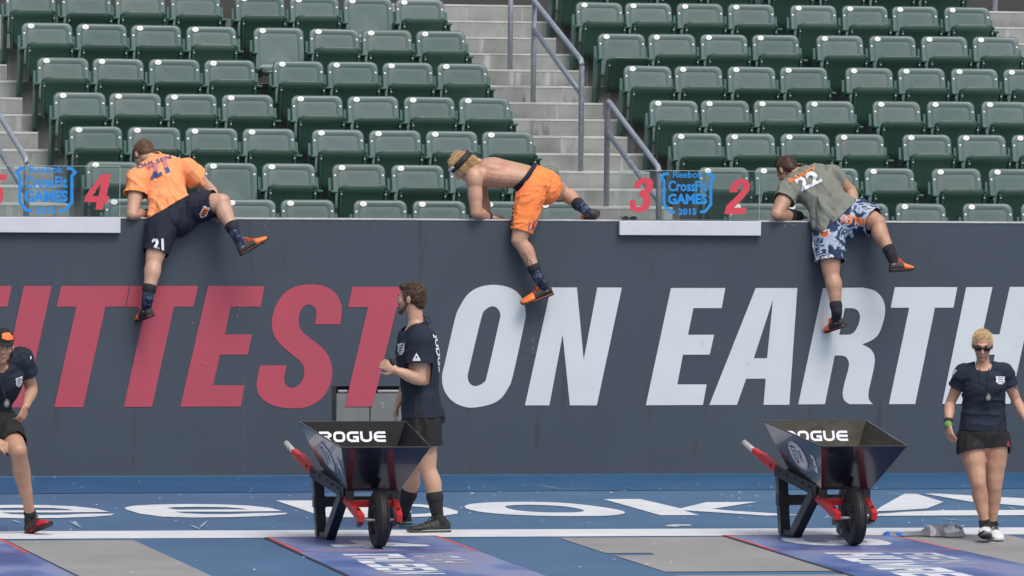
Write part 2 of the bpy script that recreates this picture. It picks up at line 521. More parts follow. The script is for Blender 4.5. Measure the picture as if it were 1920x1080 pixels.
LET['S'] = [S_up + S_lo]
LET['O'] = [smooth_loop([(923, 534), (950, 537.5), (970, 548), (982, 566), (985.5, 590), (981.7, 613), (961, 706.7), (953, 727), (940, 746), (920, 758), (885, 764.3), (860, 759), (842, 746), (831, 726), (829, 703), (835, 676.7), (853, 598), (862, 575), (877, 552), (897, 539)], 5),
            smooth_loop([(923, 574.3), (933, 578.5), (938, 589), (936, 603), (913.5, 702), (907, 717), (892, 724), (881, 719), (877, 707), (879.5, 692), (902, 598), (910, 581)], 5)]
R_out = [(1543, 540), (1618, 539.3)] + smooth_loop([(1618, 539.3), (1640, 545), (1654, 559), (1659.5, 578), (1657, 600), (1648, 625), (1636, 637), (1616.7, 645.7)], 4, False)[1:] + \
    smooth_loop([(1616.7, 645.7), (1632, 654.5), (1639.5, 667), (1639.5, 684), (1634, 710), (1628.5, 735), (1629.5, 749), (1636.7, 757.7)], 4, False)[1:] + \
    smooth_loop([(1593, 757.7), (1583.5, 751), (1580, 738), (1583.5, 718), (1591, 690), (1591, 677), (1583, 667.5), (1565, 666.7)], 4, False) + [(1546.7, 757.9), (1496.7, 758.2)]
R_hole = [(1584, 577.7)] + smooth_loop([(1598, 577.8), (1607, 581), (1612, 590), (1611.5, 602), (1605, 618), (1597, 626), (1588, 627.7)], 4, False) + [(1573.5, 627.7)]
LET['R'] = [R_out, R_hole]
for k_, loops in LET.items():
    red = k_ in ('F', 'I', 'T', 'T2', 'E', 'S', 'T3')
    o = poly_sheet('wall_letter', loops, wl_map, m_red_vinyl if red else m_white_vinyl, wall_root)
    o['label'] = ('muted red' if red else 'white') + ' heavy slanted capital letter ' + k_[0] + ' on the wall'
# scuffs and drips on the wall face
m_scuff = mat('wall_scuff_pale', (0.13, 0.15, 0.18), 0.7)
def dab(lst, wd, m, nm='wall_scuff'):
    sh = []
    for (x, y, rx, ry) in lst:
        a0 = rnd.uniform(0, 6)
        sh.append([[(x + rx * math.cos(q * 1.047 + a0) * rnd.uniform(.5, 1.2), y + ry * math.sin(q * 1.047 + a0) * rnd.uniform(.5, 1.2)) for q in range(6)]])
    def mp(x, y):
        p = W(x, y, -0.007); return Vector((p.dot(WA), p.dot(WN), p.z))
    return poly_sheets(nm, sh, mp, m, wall_root)
lst = [(456 + rnd.uniform(-2, 2), 690 + i * 5.2, .8, rnd.uniform(1, 5)) for i in range(38) if rnd.random() < .8]
lst += [(rnd.uniform(0, 1920), rnd.uniform(425, 880), rnd.uniform(.5, 1.4), rnd.uniform(.5, 1.6)) for _ in range(45)]
lst += [(1001 + rnd.uniform(-4, 4), 632 + rnd.uniform(0, 30), 1.6, 2.6) for _ in range(9)] + [(984 + rnd.uniform(-3, 3), 655 + rnd.uniform(0, 30), 1.0, 1.5) for _ in range(6)]
lst += [(500 + rnd.uniform(-7, 6), 416 + rnd.uniform(0, 18), .8, 1.6) for _ in range(10)] + [(1478 + rnd.uniform(-9, 12), 423 + rnd.uniform(-3, 5), 1.4, 1.6) for _ in range(10)]
dab(lst, 0, m_scuff)
dab([(385 + rnd.uniform(-8, 8), 685 + rnd.uniform(-5, 5), 2.0, 3.0) for _ in range(4)] + [(rnd.uniform(350, 470), rnd.uniform(550, 760), 1.0, rnd.uniform(1, 4)) for _ in range(8)], 0, mat('vinyl_scuff', (0.48, 0.11, 0.145), .7))
dab([(x, y, rx, ry) for x, y, rx, ry in [(1028, 528.5, 6, 1.0), (1045, 529, 4, 1.0), (1083, 528, 5, .8)]], 0, mat('rubber_mark', (0.030, 0.038, 0.05), .7))

# service door set in the wall
m_door = mat('door_grey_paint', (0.15, 0.16, 0.165), 0.5, (0.18, 0.19, 0.195), scale=4, bump=0.04)
m_dark = mat('dark_gap', (0.012, 0.013, 0.016), 0.8, (0.02, 0.02, 0.024), scale=20)
m_steel = mat('dull_steel', (0.30, 0.30, 0.30), 0.45, (0.38, 0.38, 0.37), scale=20, metallic=0.7)
door = empty('service_door', (0, 0, 0), PSI)
tag(door, 'low grey double service door in the wall behind the left wheelbarrow', 'door')
ztop_leaf = W(690, 738).z
bm = bmesh.new()
wall_box(bm, AD0 - 0.0, AD0 + 0.035, 0, zd, -0.003, THK - 0.02)
wall_box(bm, AD1 - 0.035, AD1, 0, zd, -0.003, THK - 0.02)
wall_box(bm, AD0 + 0.035, AD1 - 0.035, ztop_leaf + 0.004, zd - 0.001, 0.05, THK - 0.02)
bm_obj('door_frame', bm, m_dark, door)
am = along(W(694, 770))
for a0, a1 in ((AD0 + 0.038, am - 0.004), (am + 0.004, AD1 - 0.038)):
    bm = bmesh.new()
    wall_box(bm, a0, a1, 0.012, ztop_leaf, 0.002, 0.045, 0.003)
    bm_obj('door_leaf', bm, m_door, door)
bm = bmesh.new()
wall_box(bm, AD0 + 0.052, along(W(652, 735)), ztop_leaf + 0.008, ztop_leaf + 0.03, 0.006, 0.04, 0.004)
wall_box(bm, along(W(708, 735)), AD1 - 0.055, ztop_leaf + 0.008, ztop_leaf + 0.03, 0.006, 0.04, 0.004)
bm_obj('header_rail', bm, m_steel, door)
def dmap(x, y):
    p = W(x, y, -0.001); return Vector((p.dot(WA), p.dot(WN), p.z))
poly_sheets('door_numeral', [stroke_shape([(713.5, 757), (716, 754.5), (719, 756), (718.5, 760), (716, 764), (719.5, 765.5)], 1.3)], dmap, mat('chalk_numeral', (0.36, 0.38, 0.39), .8), door)

# ---- stand: terraces, aisle steps
RD0, RDP = 1.30, 0.85
def d_row(r): return RD0 + RDP * r
TREAD_Y = {1: 489, 2: 421.5, 3: 355.6, 4: 289, 5: 224.5, 6: 162.5, 7: 102, 8: 41.5, 9: -19}
def d_nose(r): return d_row(r - 1) + 0.13
zt = {r: W(1020, y, d_nose(r)).z for r, y in TREAD_Y.items()}
zt[0] = zt[1] - (zt[2] - zt[1])
TA0, TA1 = -9.5, 10.5
for r in range(0, 9):
    d0 = THK + 0.001 if r == 0 else d_nose(r)
    bm = bmesh.new()
    wall_box(bm, TA0, TA1, 0, zt[r], d0, d_nose(r + 1) - 0.001 if r < 8 else d_nose(8) + 6)
    o = bm_obj('terrace', bm, m_terrace)
    o.rotation_euler = (0, 0, PSI)
    tag(o, 'concrete terrace carrying the %s row of green seats' % ['lowest', 'second', 'third', 'fourth', 'fifth', 'sixth', 'seventh', 'eighth', 'topmost'][r], 'terrace', kind='structure')
# aisle steps: each terrace riser in an aisle has a half-height step before it
BLK_Y = {2: 390.2, 3: 322.5, 4: 257, 5: 193, 6: 132.5, 7: 71.7, 8: 11.3}
def aisle(name, label, ends, nosing=True):
    root = empty(name, (0, 0, 0), PSI)
    tag(root, label, 'stairs')
    for r in sorted(BLK_Y):
        zb = 0.5 * (zt[r] + zt[r + 1]) if r + 1 in zt else zt[r] + 0.15
        a0, a1 = ends(r)
        d1 = d_nose(r + 1) - 0.0015
        d0 = d1 - 0.40
        bm = bmesh.new()
        wall_box(bm, a0, a1, zt[r] + 0.001, zb, d0, d1, 0.008)
        o = bm_obj('step', bm, m_conc, root)
        bm = bmesh.new()
        wall_box(bm, a0 + .004, a1 - .004, zb + 0.0005, zb + 0.004, d0 + 0.004, d1 - 0.002)
        wall_box(bm, a0 + .004, a1 - .004, zb - 0.013, zb + 0.004, d0 - 0.0035, d0 + 0.004)
        bm_obj('nosing', bm, m_nose, o)
        # riser face and tread strip of the terrace edge inside the aisle
        if r + 1 in zt and r + 1 < 9:
            bm = bmesh.new()
            wall_box(bm, a0 - 0.02, a1 + 0.16, zt[r] + 0.002, zt[r + 1] + 0.003, d1 - 0.0005, d1 + 0.40, 0.004)
            o = bm_obj('step', bm, m_conc, root)
            bm = bmesh.new()
            wall_box(bm, a0 - 0.015, a1 + 0.155, zt[r + 1] + 0.0035, zt[r + 1] + 0.006, d1 + 0.004, d1 + 0.39)
            wall_box(bm, a0 - 0.015, a1 + 0.155, zt[r + 1] - 0.011, zt[r + 1] + 0.006, d1 - 0.004, d1 + 0.004)
            bm_obj('nosing', bm, m_nose, o)
    return root
def mid_ends(r):
    xr_ = {2: 1262, 3: 1219, 4: 1177, 5: 1131, 6: 1089, 7: 1043, 8: 1000}[r]
    xl_ = {2: 1090, 3: 950, 4: 900, 5: 860, 6: 820, 7: 780, 8: 740}[r]
    return along(W(xl_ - 60, BLK_Y[r], d_nose(r + 1) - .4)), along(W(xr_, BLK_Y[r], d_nose(r + 1) - .4))
aisle('aisle_stairs', 'concrete aisle stairs between the two blocks of green seats', mid_ends)
def left_ends(r):
    xr_ = {2: 131, 3: 101, 4: 72, 5: 42.5, 6: 13.5, 7: -15, 8: -44}[r]
    a1 = along(W(xr_, BLK_Y[r] - 12, d_nose(r + 1) - .4))
    return a1 - 1.3, a1
aisle('aisle_stairs', 'concrete aisle stairs at the left edge behind the glass panel', left_ends)
def right_ends(r):
    x0 = {2: 2080, 3: 2040, 4: 2000, 5: 1955, 6: 1915, 7: 1872, 8: 1822}[r]
    a0 = along(W(x0, BLK_Y[r] + 6, d_nose(r + 1) - .4))
    return a0, a0 + 1.3
aisle('aisle_stairs', 'concrete aisle stairs in the top right corner', right_ends)

# ---- handrails
m_galv = mat('galvanised_pipe', (0.24, 0.27, 0.32), 0.5, (0.34, 0.37, 0.43), scale=25, metallic=0.25, bump=0.1)
def handrail(label, parts):
    root = empty('handrail', parts[0][1][0])
    for nm, pts, rad in parts:
        bm = bmesh.new()
        tube(bm, arc_path(pts, 0.07) if len(pts) > 2 else pts, rad, 12)
        o = bm_obj(nm, bm, m_galv, None, True)
        keep_in_world(o, root)
    tag(root, label, 'handrail')
R_ = 0.025
def blk_d(r): return d_nose(r + 1) - 0.2
def down(p, z): return Vector((p.x, p.y, z))
def zblk(r): return 0.5 * (zt[r] + zt[r + 1])
# rail A
dA1, dA2 = blk_d(5), blk_d(3)
a_t, a_c = W(1002, 2, dA1), W(1091, 114, dA2)
handrail('galvanised handrail higher up the middle stairs', [
    ('post', [down(W(1001, 60, dA1), zblk(5)), a_t - Vector((0, 0, .02))], R_),
    ('top_rail', [a_t - (a_c - a_t) * .25, a_t, a_c, down(a_c, zblk(3))], R_),
    ('mid_rail', [W(1001, 55, dA1), down(a_c, W(1087, 177, dA2).z)], R_)])
dB1, dB2 = blk_d(2), blk_d(0) + .1
b_t, b_c = W(1139, 190, dB1), W(1236, 316, dB2)
handrail('galvanised handrail at the foot of the middle stairs behind the glass', [
    ('top_rail', [down(b_t, zblk(2)), b_t + Vector((0, 0, .012)), b_c, down(b_c, zt[1])], R_),
    ('mid_rail', [down(b_t, W(1136, 247, dB1).z), down(b_c, W(1228, 378, dB2).z)], R_)])
dC = blk_d(6)
c_ = W(957, 60, dC)
handrail('galvanised handrail post on the left of the middle stairs at the top', [
    ('post', [down(c_, zblk(6)), down(c_, W(958, -90, dC).z)], R_)])
dD = blk_d(0) + .1
d_c, d_t = W(50, 299, dD), W(-60, 120, blk_d(2) + .1)
handrail('galvanised handrail on the left stairs seen through the glass', [
    ('top_rail', [down(d_t, zblk(2)), d_t, d_c, down(d_c, zt[1])], R_),
    ('mid_rail', [down(d_t, d_t.z - .31), down(d_c, d_c.z - .29)], R_)])
dE = blk_d(8)
e_ = W(1866, 0, dE)
handrail('galvanised handrail post in the top right corner', [('post', [down(e_, zt[8]), e_ + Vector((0, 0, .6))], R_)])
# ------------------------------------------------------------------ tip-up stadium seats
def plastic(name, c, c2, rough):
    m = mat(name, c, rough, c2, scale=3.0, bump=0.03, bump_scale=30, spec=0.5)
    return m
m_seat = plastic('green_seat_plastic', (0.061, 0.108, 0.106), (0.074, 0.125, 0.122), 0.34)
m_seat2 = plastic('green_seat_plastic_sunworn', (0.070, 0.117, 0.117), (0.085, 0.136, 0.136), 0.36)
speck_layer(m_seat, (0.10, 0.14, 0.13), 9.0, 0.72)
speck_layer(m_seat2, (0.13, 0.15, 0.13), 8.0, 0.70)
m_seat3 = plastic('green_seat_plastic_faded', (0.070, 0.114, 0.110), (0.090, 0.134, 0.128), 0.42)
speck_layer(m_seat3, (0.16, 0.17, 0.14), 7.0, 0.66)
m_pan_shaded = plastic('shaded_green_pan_plastic', (0.027, 0.070, 0.053), (0.034, 0.083, 0.062), 0.38)  # same plastic as the backs, with the underside's shade put into the colour
m_iron = mat('green_painted_iron', (0.040, 0.120, 0.100), 0.45, (0.052, 0.142, 0.118), scale=6)
m_irond = mat('dark_green_iron', (0.012, 0.045, 0.036), 0.5, (0.018, 0.055, 0.045), scale=6)
m_badge = mat('badge_white', (0.80, 0.81, 0.80), 0.4, (0.76, 0.77, 0.76), scale=40)
m_badge_ink = mat('badge_ink', (0.30, 0.31, 0.31), 0.6, (0.36, 0.36, 0.36), scale=40)
m_bolt = mat('bolt_zinc', (0.66, 0.67, 0.67), 0.35, (0.72, 0.72, 0.72), scale=40, metallic=0.3)
SW = 0.462      # backrest width
BH = 0.40       # backrest height
ZB = 0.82       # top of the back above the tread
def rrect(w, h, r, n=5, rb=0.02):
    """rounded rectangle outline, x centred, top at 0, counter-clockwise"""
    out = []
    for cx, cz, rr, a0 in ((w / 2 - rb, -h + rb, rb, -90), (w / 2 - r, -r, r, 0), (-w / 2 + r, -r, r, 90), (-w / 2 + rb, -h + rb, rb, 180)):
        for k in range(n + 1):
            a = math.radians(a0 + 90 * k / n)
            out.append((cx + rr * math.cos(a), cz + rr * math.sin(a)))
    return out
def back_surface(x, z, t):
    """reclined, slightly dished back; z downward from the top edge, t towards the sitter"""
    dish = 0.022 * (1 - (x / (SW / 2)) ** 2)
    y = 0.07 + z * 0.27 + dish - t
    return Vector((x, y, ZB + z))
def seat_back_mesh():
    bm = bmesh.new()
    layers = [(0.0, 1.0), (0.010, 1.0), (0.020, 0.985), (0.024, 0.955)]
    loop0 = rrect(SW, BH, 0.062, 6)
    rings = []
    for t, k in layers:
        rings.append([bm.verts.new(back_surface(x * k, -BH / 2 + (z + BH / 2) * (1 - (1 - k) * 1.15), t)) for x, z in loop0])
    inner = rrect(SW - 0.11, BH - 0.10, 0.035, 6)
    groove = [(0.024, 0.0), (0.0222, 0.003), (0.0218, 0.006), (0.0225, 0.010)]
    for t, off in groove:
        lp = rrect(SW - 0.11 - 2 * off, BH - 0.10 - 2 * off, 0.035, 6)
        rings.append([bm.verts.new(back_surface(x, z - 0.05 - off, t)) for x, z in lp])
    n = len(loop0)
    for a, b in zip(rings[:-1], rings[1:]):
        for i in range(n):
            bm.faces.new((a[i], a[(i + 1) % n], b[(i + 1) % n], b[i]))
    # grid-like fill of the centre by shrinking rings
    prev = rings[-1]
    for k in (0.75, 0.45, 0.15):
        lp = rrect(SW - 0.138, BH - 0.128, 0.035, 6)
        cz = -BH / 2
        new = [bm.verts.new(back_surface(x * k, cz + (z - 0.064 - cz) * k, 0.023)) for x, z in lp]
        for i in range(n):
            bm.faces.new((prev[i], prev[(i + 1) % n], new[(i + 1) % n], new[i]))
        prev = new
    bm.faces.new(prev)
    bm.faces.new(rings[0][::-1])
    me = bpy.data.meshes.new('backrest'); bm.to_mesh(me); bm.free()
    me.polygons.foreach_set('use_smooth', [True] * len(me.polygons))
    return me
EDGE_F = set()
def pan_mesh(ang):
    """seat pan; local hinge at (0, -0.02, 0.43); ang from horizontal"""
    bm = bmesh.new()
    w, ln = 0.425, 0.385
    ca, sa = math.cos(ang), math.sin(ang)
    hy, hz = (-0.085, 0.285) if ang > 0.9 else (0.0, 0.405)   # the pan's rear edge swings down as it tips up
    def T(x, s, t):      # s along the pan from the hinge, t through it (positive = sitting face)
        y, z = -s * ca + t * sa * 1.0, s * sa + t * ca
        # y negative is towards the sitter's knees
        return Vector((x, hy + y, hz + z))
    NX, NS = 8, 5
    def half(s): return w / 2 * (0.93 + 0.07 * min(1, s / ln * 1.6))
    def crv(x, s): 
        u = 2 * x / w
        return -0.020 * (1 - u * u) * (0.35 + 0.65 * s / ln) + (-0.03 * max(0, (s / ln - 0.75) / 0.25) ** 2)
    top, bot = [], []
    for j in range(NS + 1):
        s = ln * j / NS
        rt, rb_ = [], []
        for i in range(NX + 1):
            u = -1 + 2 * i / NX
            cut = 0.03 * max(0, abs(u) - 0.8) / 0.2 * (1 if j == NS else 0)
            x = half(s) * u
            rt.append(bm.verts.new(T(x, s - cut, crv(x, s))))
            rb_.append(bm.verts.new(T(x, s - cut, crv(x, s) - (0.034 if abs(u) > .7 else 0.026))))
        top.append(rt); bot.append(rb_)
    for j in range(NS):
        for i in range(NX):
            bm.faces.new((top[j][i], top[j][i + 1], top[j + 1][i + 1], top[j + 1][i]))
            bm.faces.new((bot[j][i + 1], bot[j][i], bot[j + 1][i], bot[j + 1][i + 1]))
    EDGE_F.clear()
    for i in range(NX):
        bm.faces.new((top[0][i + 1], top[0][i], bot[0][i], bot[0][i + 1]))
        EDGE_F.add(len(bm.faces))
        bm.faces.new((top[NS][i], top[NS][i + 1], bot[NS][i + 1], bot[NS][i]))
    for j in range(NS):
        bm.faces.new((top[j][0], top[j + 1][0], bot[j + 1][0], bot[j][0]))
        bm.faces.new((top[j + 1][NX], top[j][NX], bot[j][NX], bot[j + 1][NX]))
    # side ribs under the pan
    for sg in (-1, 1):
        beam(bm, T(sg * 0.188, 0.0, -0.045), T(sg * 0.195, ln - 0.055, -0.045), 0.022, 0.03, up=T(0, 0, 1) - T(0, 0, 0), bevel=0.004)
    bmesh.ops.recalc_face_normals(bm, faces=bm.faces)
    me = bpy.data.meshes.new('seat_pan'); bm.to_mesh(me); bm.free()
    me.polygons.foreach_set('use_smooth', [True] * len(me.polygons))
    pins = [T(sg * 0.190, ln - 0.085, -0.064) for sg in (-1, 1)]
    nrm = (T(0, 0, -1) - T(0, 0, 0))
    return me, pins, nrm
def disc_mesh(name, c, nrm, rx, rz, thick, m, n=14, updir=(0, 0, 1)):
    bm = bmesh.new()
    nrm = Vector(nrm).normalized()
    s, u = ring_frame(nrm, updir)
    rr = []
    for t, k in ((0, 1.0), (thick * .7, 1.0), (thick, 0.8)):
        rr.append([bm.verts.new(Vector(c) + nrm * t + s * rx * k * math.cos(2 * math.pi * i / n) + u * rz * k * math.sin(2 * math.pi * i / n)) for i in range(n)])
    for a, b in zip(rr[:-1], rr[1:]):
        for i in range(n):
            bm.faces.new((a[i], a[(i + 1) % n], b[(i + 1) % n], b[i]))
    bm.faces.new(rr[-1])
    me = bpy.data.meshes.new(name); bm.to_mesh(me); bm.free()
    me.materials.append(m)
    return me
def standard_mesh(sg):
    """cast iron side standard hung on the riser; sg -1 left, 1 right"""
    bm = bmesh.new()
    x0 = sg * (SW / 2 + 0.013)
    prof = [(0.10, 0.14), (0.02, 0.16), (-0.03, 0.20), (-0.045, 0.26), (-0.03, 0.32), (-0.055, 0.40), (-0.075, 0.50), (-0.085, 0.575), (0.03, 0.575), (0.055, 0.70), (0.075, 0.70), (0.085, 0.55), (0.095, 0.40), (0.105, 0.30), (0.125, 0.22), (0.13, 0.15)]
    prism(bm, prof, lambda y, z, d: Vector((x0 + d, y, z)), -0.016, 0.016)
    bmesh.ops.recalc_face_normals(bm, faces=bm.faces)
    me = bpy.data.meshes.new('standard'); bm.to_mesh(me); bm.free(); me.materials.append(m_iron)
    bm = bmesh.new()
    lp = [(-0.17, 0.585), (-0.165, 0.573), (-0.10, 0.568), (-0.05, 0.52), (-0.035, 0.52), (-0.02, 0.575), (0.035, 0.575), (0.035, 0.592), (-0.16, 0.594)]
    prism(bm, lp, lambda y, z, d: Vector((x0 + d, y, z)), -0.023, 0.023)
    bmesh.ops.recalc_face_normals(bm, faces=bm.faces)
    ma = bpy.data.meshes.new('armrest'); bm.to_mesh(ma); bm.free(); ma.materials.append(m_iron)
    bm = bmesh.new()
    lp = [(-0.05, 0.20), (-0.07, 0.30), (-0.10, 0.42), (-0.125, 0.54), (-0.085, 0.54), (-0.06, 0.42), (-0.03, 0.31), (-0.01, 0.2)]
    prism(bm, lp, lambda y, z, d: Vector((x0 + d, y, z)), -0.016, 0.016)
    bmesh.ops.recalc_face_normals(bm, faces=bm.faces)
    mr = bpy.data.meshes.new('arm_bracket'); bm.to_mesh(mr); bm.free(); mr.materials.append(m_irond)
    return me, ma, mr
back_a = seat_back_mesh(); back_a.materials.append(m_seat)
back_b = seat_back_mesh(); back_b.materials.append(m_seat2)
back_c = seat_back_mesh(); back_c.materials.append(m_seat3)
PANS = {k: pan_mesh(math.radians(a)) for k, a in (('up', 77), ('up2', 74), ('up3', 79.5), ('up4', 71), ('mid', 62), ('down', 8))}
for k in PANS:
    PANS[k][0].materials.append(m_pan_shaded); PANS[k][0].materials.append(m_seat)
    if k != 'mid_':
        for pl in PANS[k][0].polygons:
            pl.material_index = 1 if pl.index in EDGE_F else 0  # front edge in the backs' lighter green, painting the light on it when upturned
std_l, arm_l, brk_l = standard_mesh(-1)
std_r, arm_r, brk_r = standard_mesh(1)
fwd = Vector((0, -1, 0.27)).normalized()
bolt_me = [disc_mesh('bolt', back_surface(sx * (SW / 2 - 0.024), -0.098, 0.022), fwd, 0.010, 0.010, 0.006, m_bolt, 10) for sx in (-1, 1)]
badge_me = disc_mesh('badge', back_surface(-SW / 2 + 0.088, -0.032, 0.0262), fwd, 0.030, 0.0235, 0.004, m_badge, 18)
ink_me = disc_mesh('badge_print', back_surface(-SW / 2 + 0.088, -0.032, 0.0306), fwd, 0.003, 0.007, 0.0006, m_badge_ink, 6)
pin_me = {}
for k, (me_, pins, nrm) in PANS.items():
    pin_me[k] = [disc_mesh('pan_bolt', p, nrm, 0.008, 0.008, 0.006, m_bolt, 8, (1, 0, 0)) for p in pins]
ROWS = {   # row: (x of the backs' left edges, y of their top edges at the first and last)
 ('L', 0): ([[193, 303, 413, 523], [660, 770], [896, 1003]], (372, 378)),
 ('L', 1): ([[157, 267, 377, 487], [619, 729, 838, 946]], (302.7, 311.5)),
 ('L', 2): ([[127.5, 235, 343.4, 451.4], [581.7, 689, 794, 898.7]], (237, 247)),
 ('L', 3): ([[98, 202, 307.6, 414], [544, 649, 753, 856]], (173, 183)),
 ('L', 4): ([[67, 170, 276, 381], [508, 611, 714.5, 816]], (108, 119)),
 ('L', 5): ([[38.7, 140, 243, 347], [472.6, 575, 676, 776.5]], (42.8, 58)),
 ('L', 6): ([[8, 111, 213, 316], [438, 540, 640, 738]], (-17, -1.5)),
 ('R', 0): ([[1361, 1465, 1568, 1673], [1799, 1907]], (381, 381.6)),
 ('R', 1): ([[1306, 1409.5, 1513, 1616], [1742, 1847.5]], (313.7, 316.4)),
 ('R', 2): ([[1257, 1358, 1459.5, 1562], [1687, 1790, 1891]], (249.7, 253)),
 ('R', 3): ([[1214, 1311, 1410, 1508], [1630, 1732, 1833]], (188, 190.5)),
 ('R', 4): ([[1165.5, 1262, 1360.5, 1459], [1580.6, 1679, 1778, 1877]], (123.4, 129.5)),
 ('R', 5): ([[1118.7, 1213.6, 1310.5, 1407], [1526.5, 1625, 1722, 1818.6]], (63, 69)),
 ('R', 6): ([[1076, 1170, 1266, 1361.5], [1477.6, 1574, 1669, 1765]], (4, 13.4)),
 ('R', 7): ([[1033, 1127, 1221, 1316], [1430, 1525, 1618, 1711]], (-54, -46)),
}
OPEN = {('L', 5, 4): 'down', ('L', 6, 6): 'down', ('L', 1, 2): 'down', ('R', 5, 0): 'mid'}
ORD = ['first', 'second', 'third', 'fourth', 'fifth', 'sixth', 'seventh', 'eighth']
ROWN = ['lowest', 'second lowest', 'third lowest', 'fourth lowest', 'fifth lowest', 'sixth lowest', 'seventh lowest', 'topmost']
SEATS = []
for (blk, r), (groups, (ya, yb)) in ROWS.items():
    flatx = [x for g in groups for x in g]
    idx = 0
    for g in groups:
        for gi, x in enumerate(g):
            y = ya + (yb - ya) * (x - flatx[0]) / (flatx[-1] - flatx[0])
            # the pitch tells the size of this row's seats on the picture
            pit = (g[1] - g[0]) if len(g) > 1 else 105
            p = W(x + (pit - 4.5) / 2, y, d_row(r) + 0.07)
            s = empty('stadium_seat', (p.x, p.y, p.z - ZB) - WN * 0.07 if False else Vector((p.x, p.y, p.z - ZB)) - WN * 0.07, PSI)
            st = OPEN.get((blk, r, idx), rnd.choice(['up', 'up', 'up2', 'up2', 'up3', 'up4']))
            kx = 1.025 if blk == 'L' else 0.995
            s.scale = (kx, 1, 1)
            s.rotation_euler = (rnd.gauss(0, .008), rnd.gauss(0, .004), PSI + rnd.gauss(0, .010))
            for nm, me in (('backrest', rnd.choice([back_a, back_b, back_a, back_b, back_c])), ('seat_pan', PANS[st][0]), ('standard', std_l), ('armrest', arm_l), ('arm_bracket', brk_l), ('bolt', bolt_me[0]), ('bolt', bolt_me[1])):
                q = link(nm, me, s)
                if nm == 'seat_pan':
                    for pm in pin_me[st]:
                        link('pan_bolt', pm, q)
            bd = link('badge', badge_me, s)
            link('badge_print', ink_me, bd)
            if gi == len(g) - 1:
                for nm, me in (('standard', std_r), ('armrest', arm_r), ('arm_bracket', brk_r)):
                    link(nm, me, s)
            state = {'down': ' folded down', 'mid': ' half lowered'}.get(st, '')
            where = 'left block' if blk == 'L' else 'right block'
            lab = 'green seat%s, %s from the left, %s row, %s' % (state, ORD[idx], ROWN[r], where)
            tag(s, lab, 'stadium seat', 'green tip-up stadium seats')
            SEATS.append(s)
            idx += 1
# ------------------------------------------------------------------ glass panels with lane numbers
def glass_mat():
    m = bpy.data.materials.new('clear_glass')
    m.use_nodes = True
    nt = m.node_tree
    nt.nodes.clear()
    out = nt.nodes.new('ShaderNodeOutputMaterial')
    mix = nt.nodes.new('ShaderNodeMixShader')
    tr = nt.nodes.new('ShaderNodeBsdfTransparent')
    gl = nt.nodes.new('ShaderNodeBsdfGlossy')
    fr = nt.nodes.new('ShaderNodeFresnel')
    no = nt.nodes.new('ShaderNodeTexNoise')
    rp = nt.nodes.new('ShaderNodeMapRange')
    no.inputs['Scale'].default_value = 3
    tr.inputs['Color'].default_value = (0.90, 0.945, 0.93, 1)
    gl.inputs['Roughness'].default_value = 0.04
    fr.inputs['IOR'].default_value = 1.45
    rp.inputs[3].default_value = 0.02; rp.inputs[4].default_value = 0.06
    nt.links.new(no.outputs['Fac'], rp.inputs[0])
    nt.links.new(rp.outputs[0], gl.inputs['Roughness'])
    nt.links.new(fr.outputs[0], mix.inputs[0])
    nt.links.new(tr.outputs[0], mix.inputs[1])
    nt.links.new(gl.outputs[0], mix.inputs[2])
    nt.links.new(mix.outputs[0], out.inputs[0])
    return m
m_glass = glass_mat()
m_edge = mat('glass_edge', (0.33, 0.40, 0.38), 0.3, (0.42, 0.50, 0.48), scale=10)
m_bar = mat('white_aluminium_bar', (0.63, 0.65, 0.70), 0.45, (0.58, 0.60, 0.65), scale=5, bump=0.05)
speck_layer(m_bar, (0.35, 0.35, 0.36), 30, 0.74)
m_sky_vinyl = mat('blue_vinyl', (0.010, 0.24, 0.66), 0.5, (0.014, 0.27, 0.70), scale=6)
m_num_vinyl = mat('number_red_vinyl', (0.62, 0.055, 0.085), 0.5, (0.66, 0.065, 0.095), scale=6)
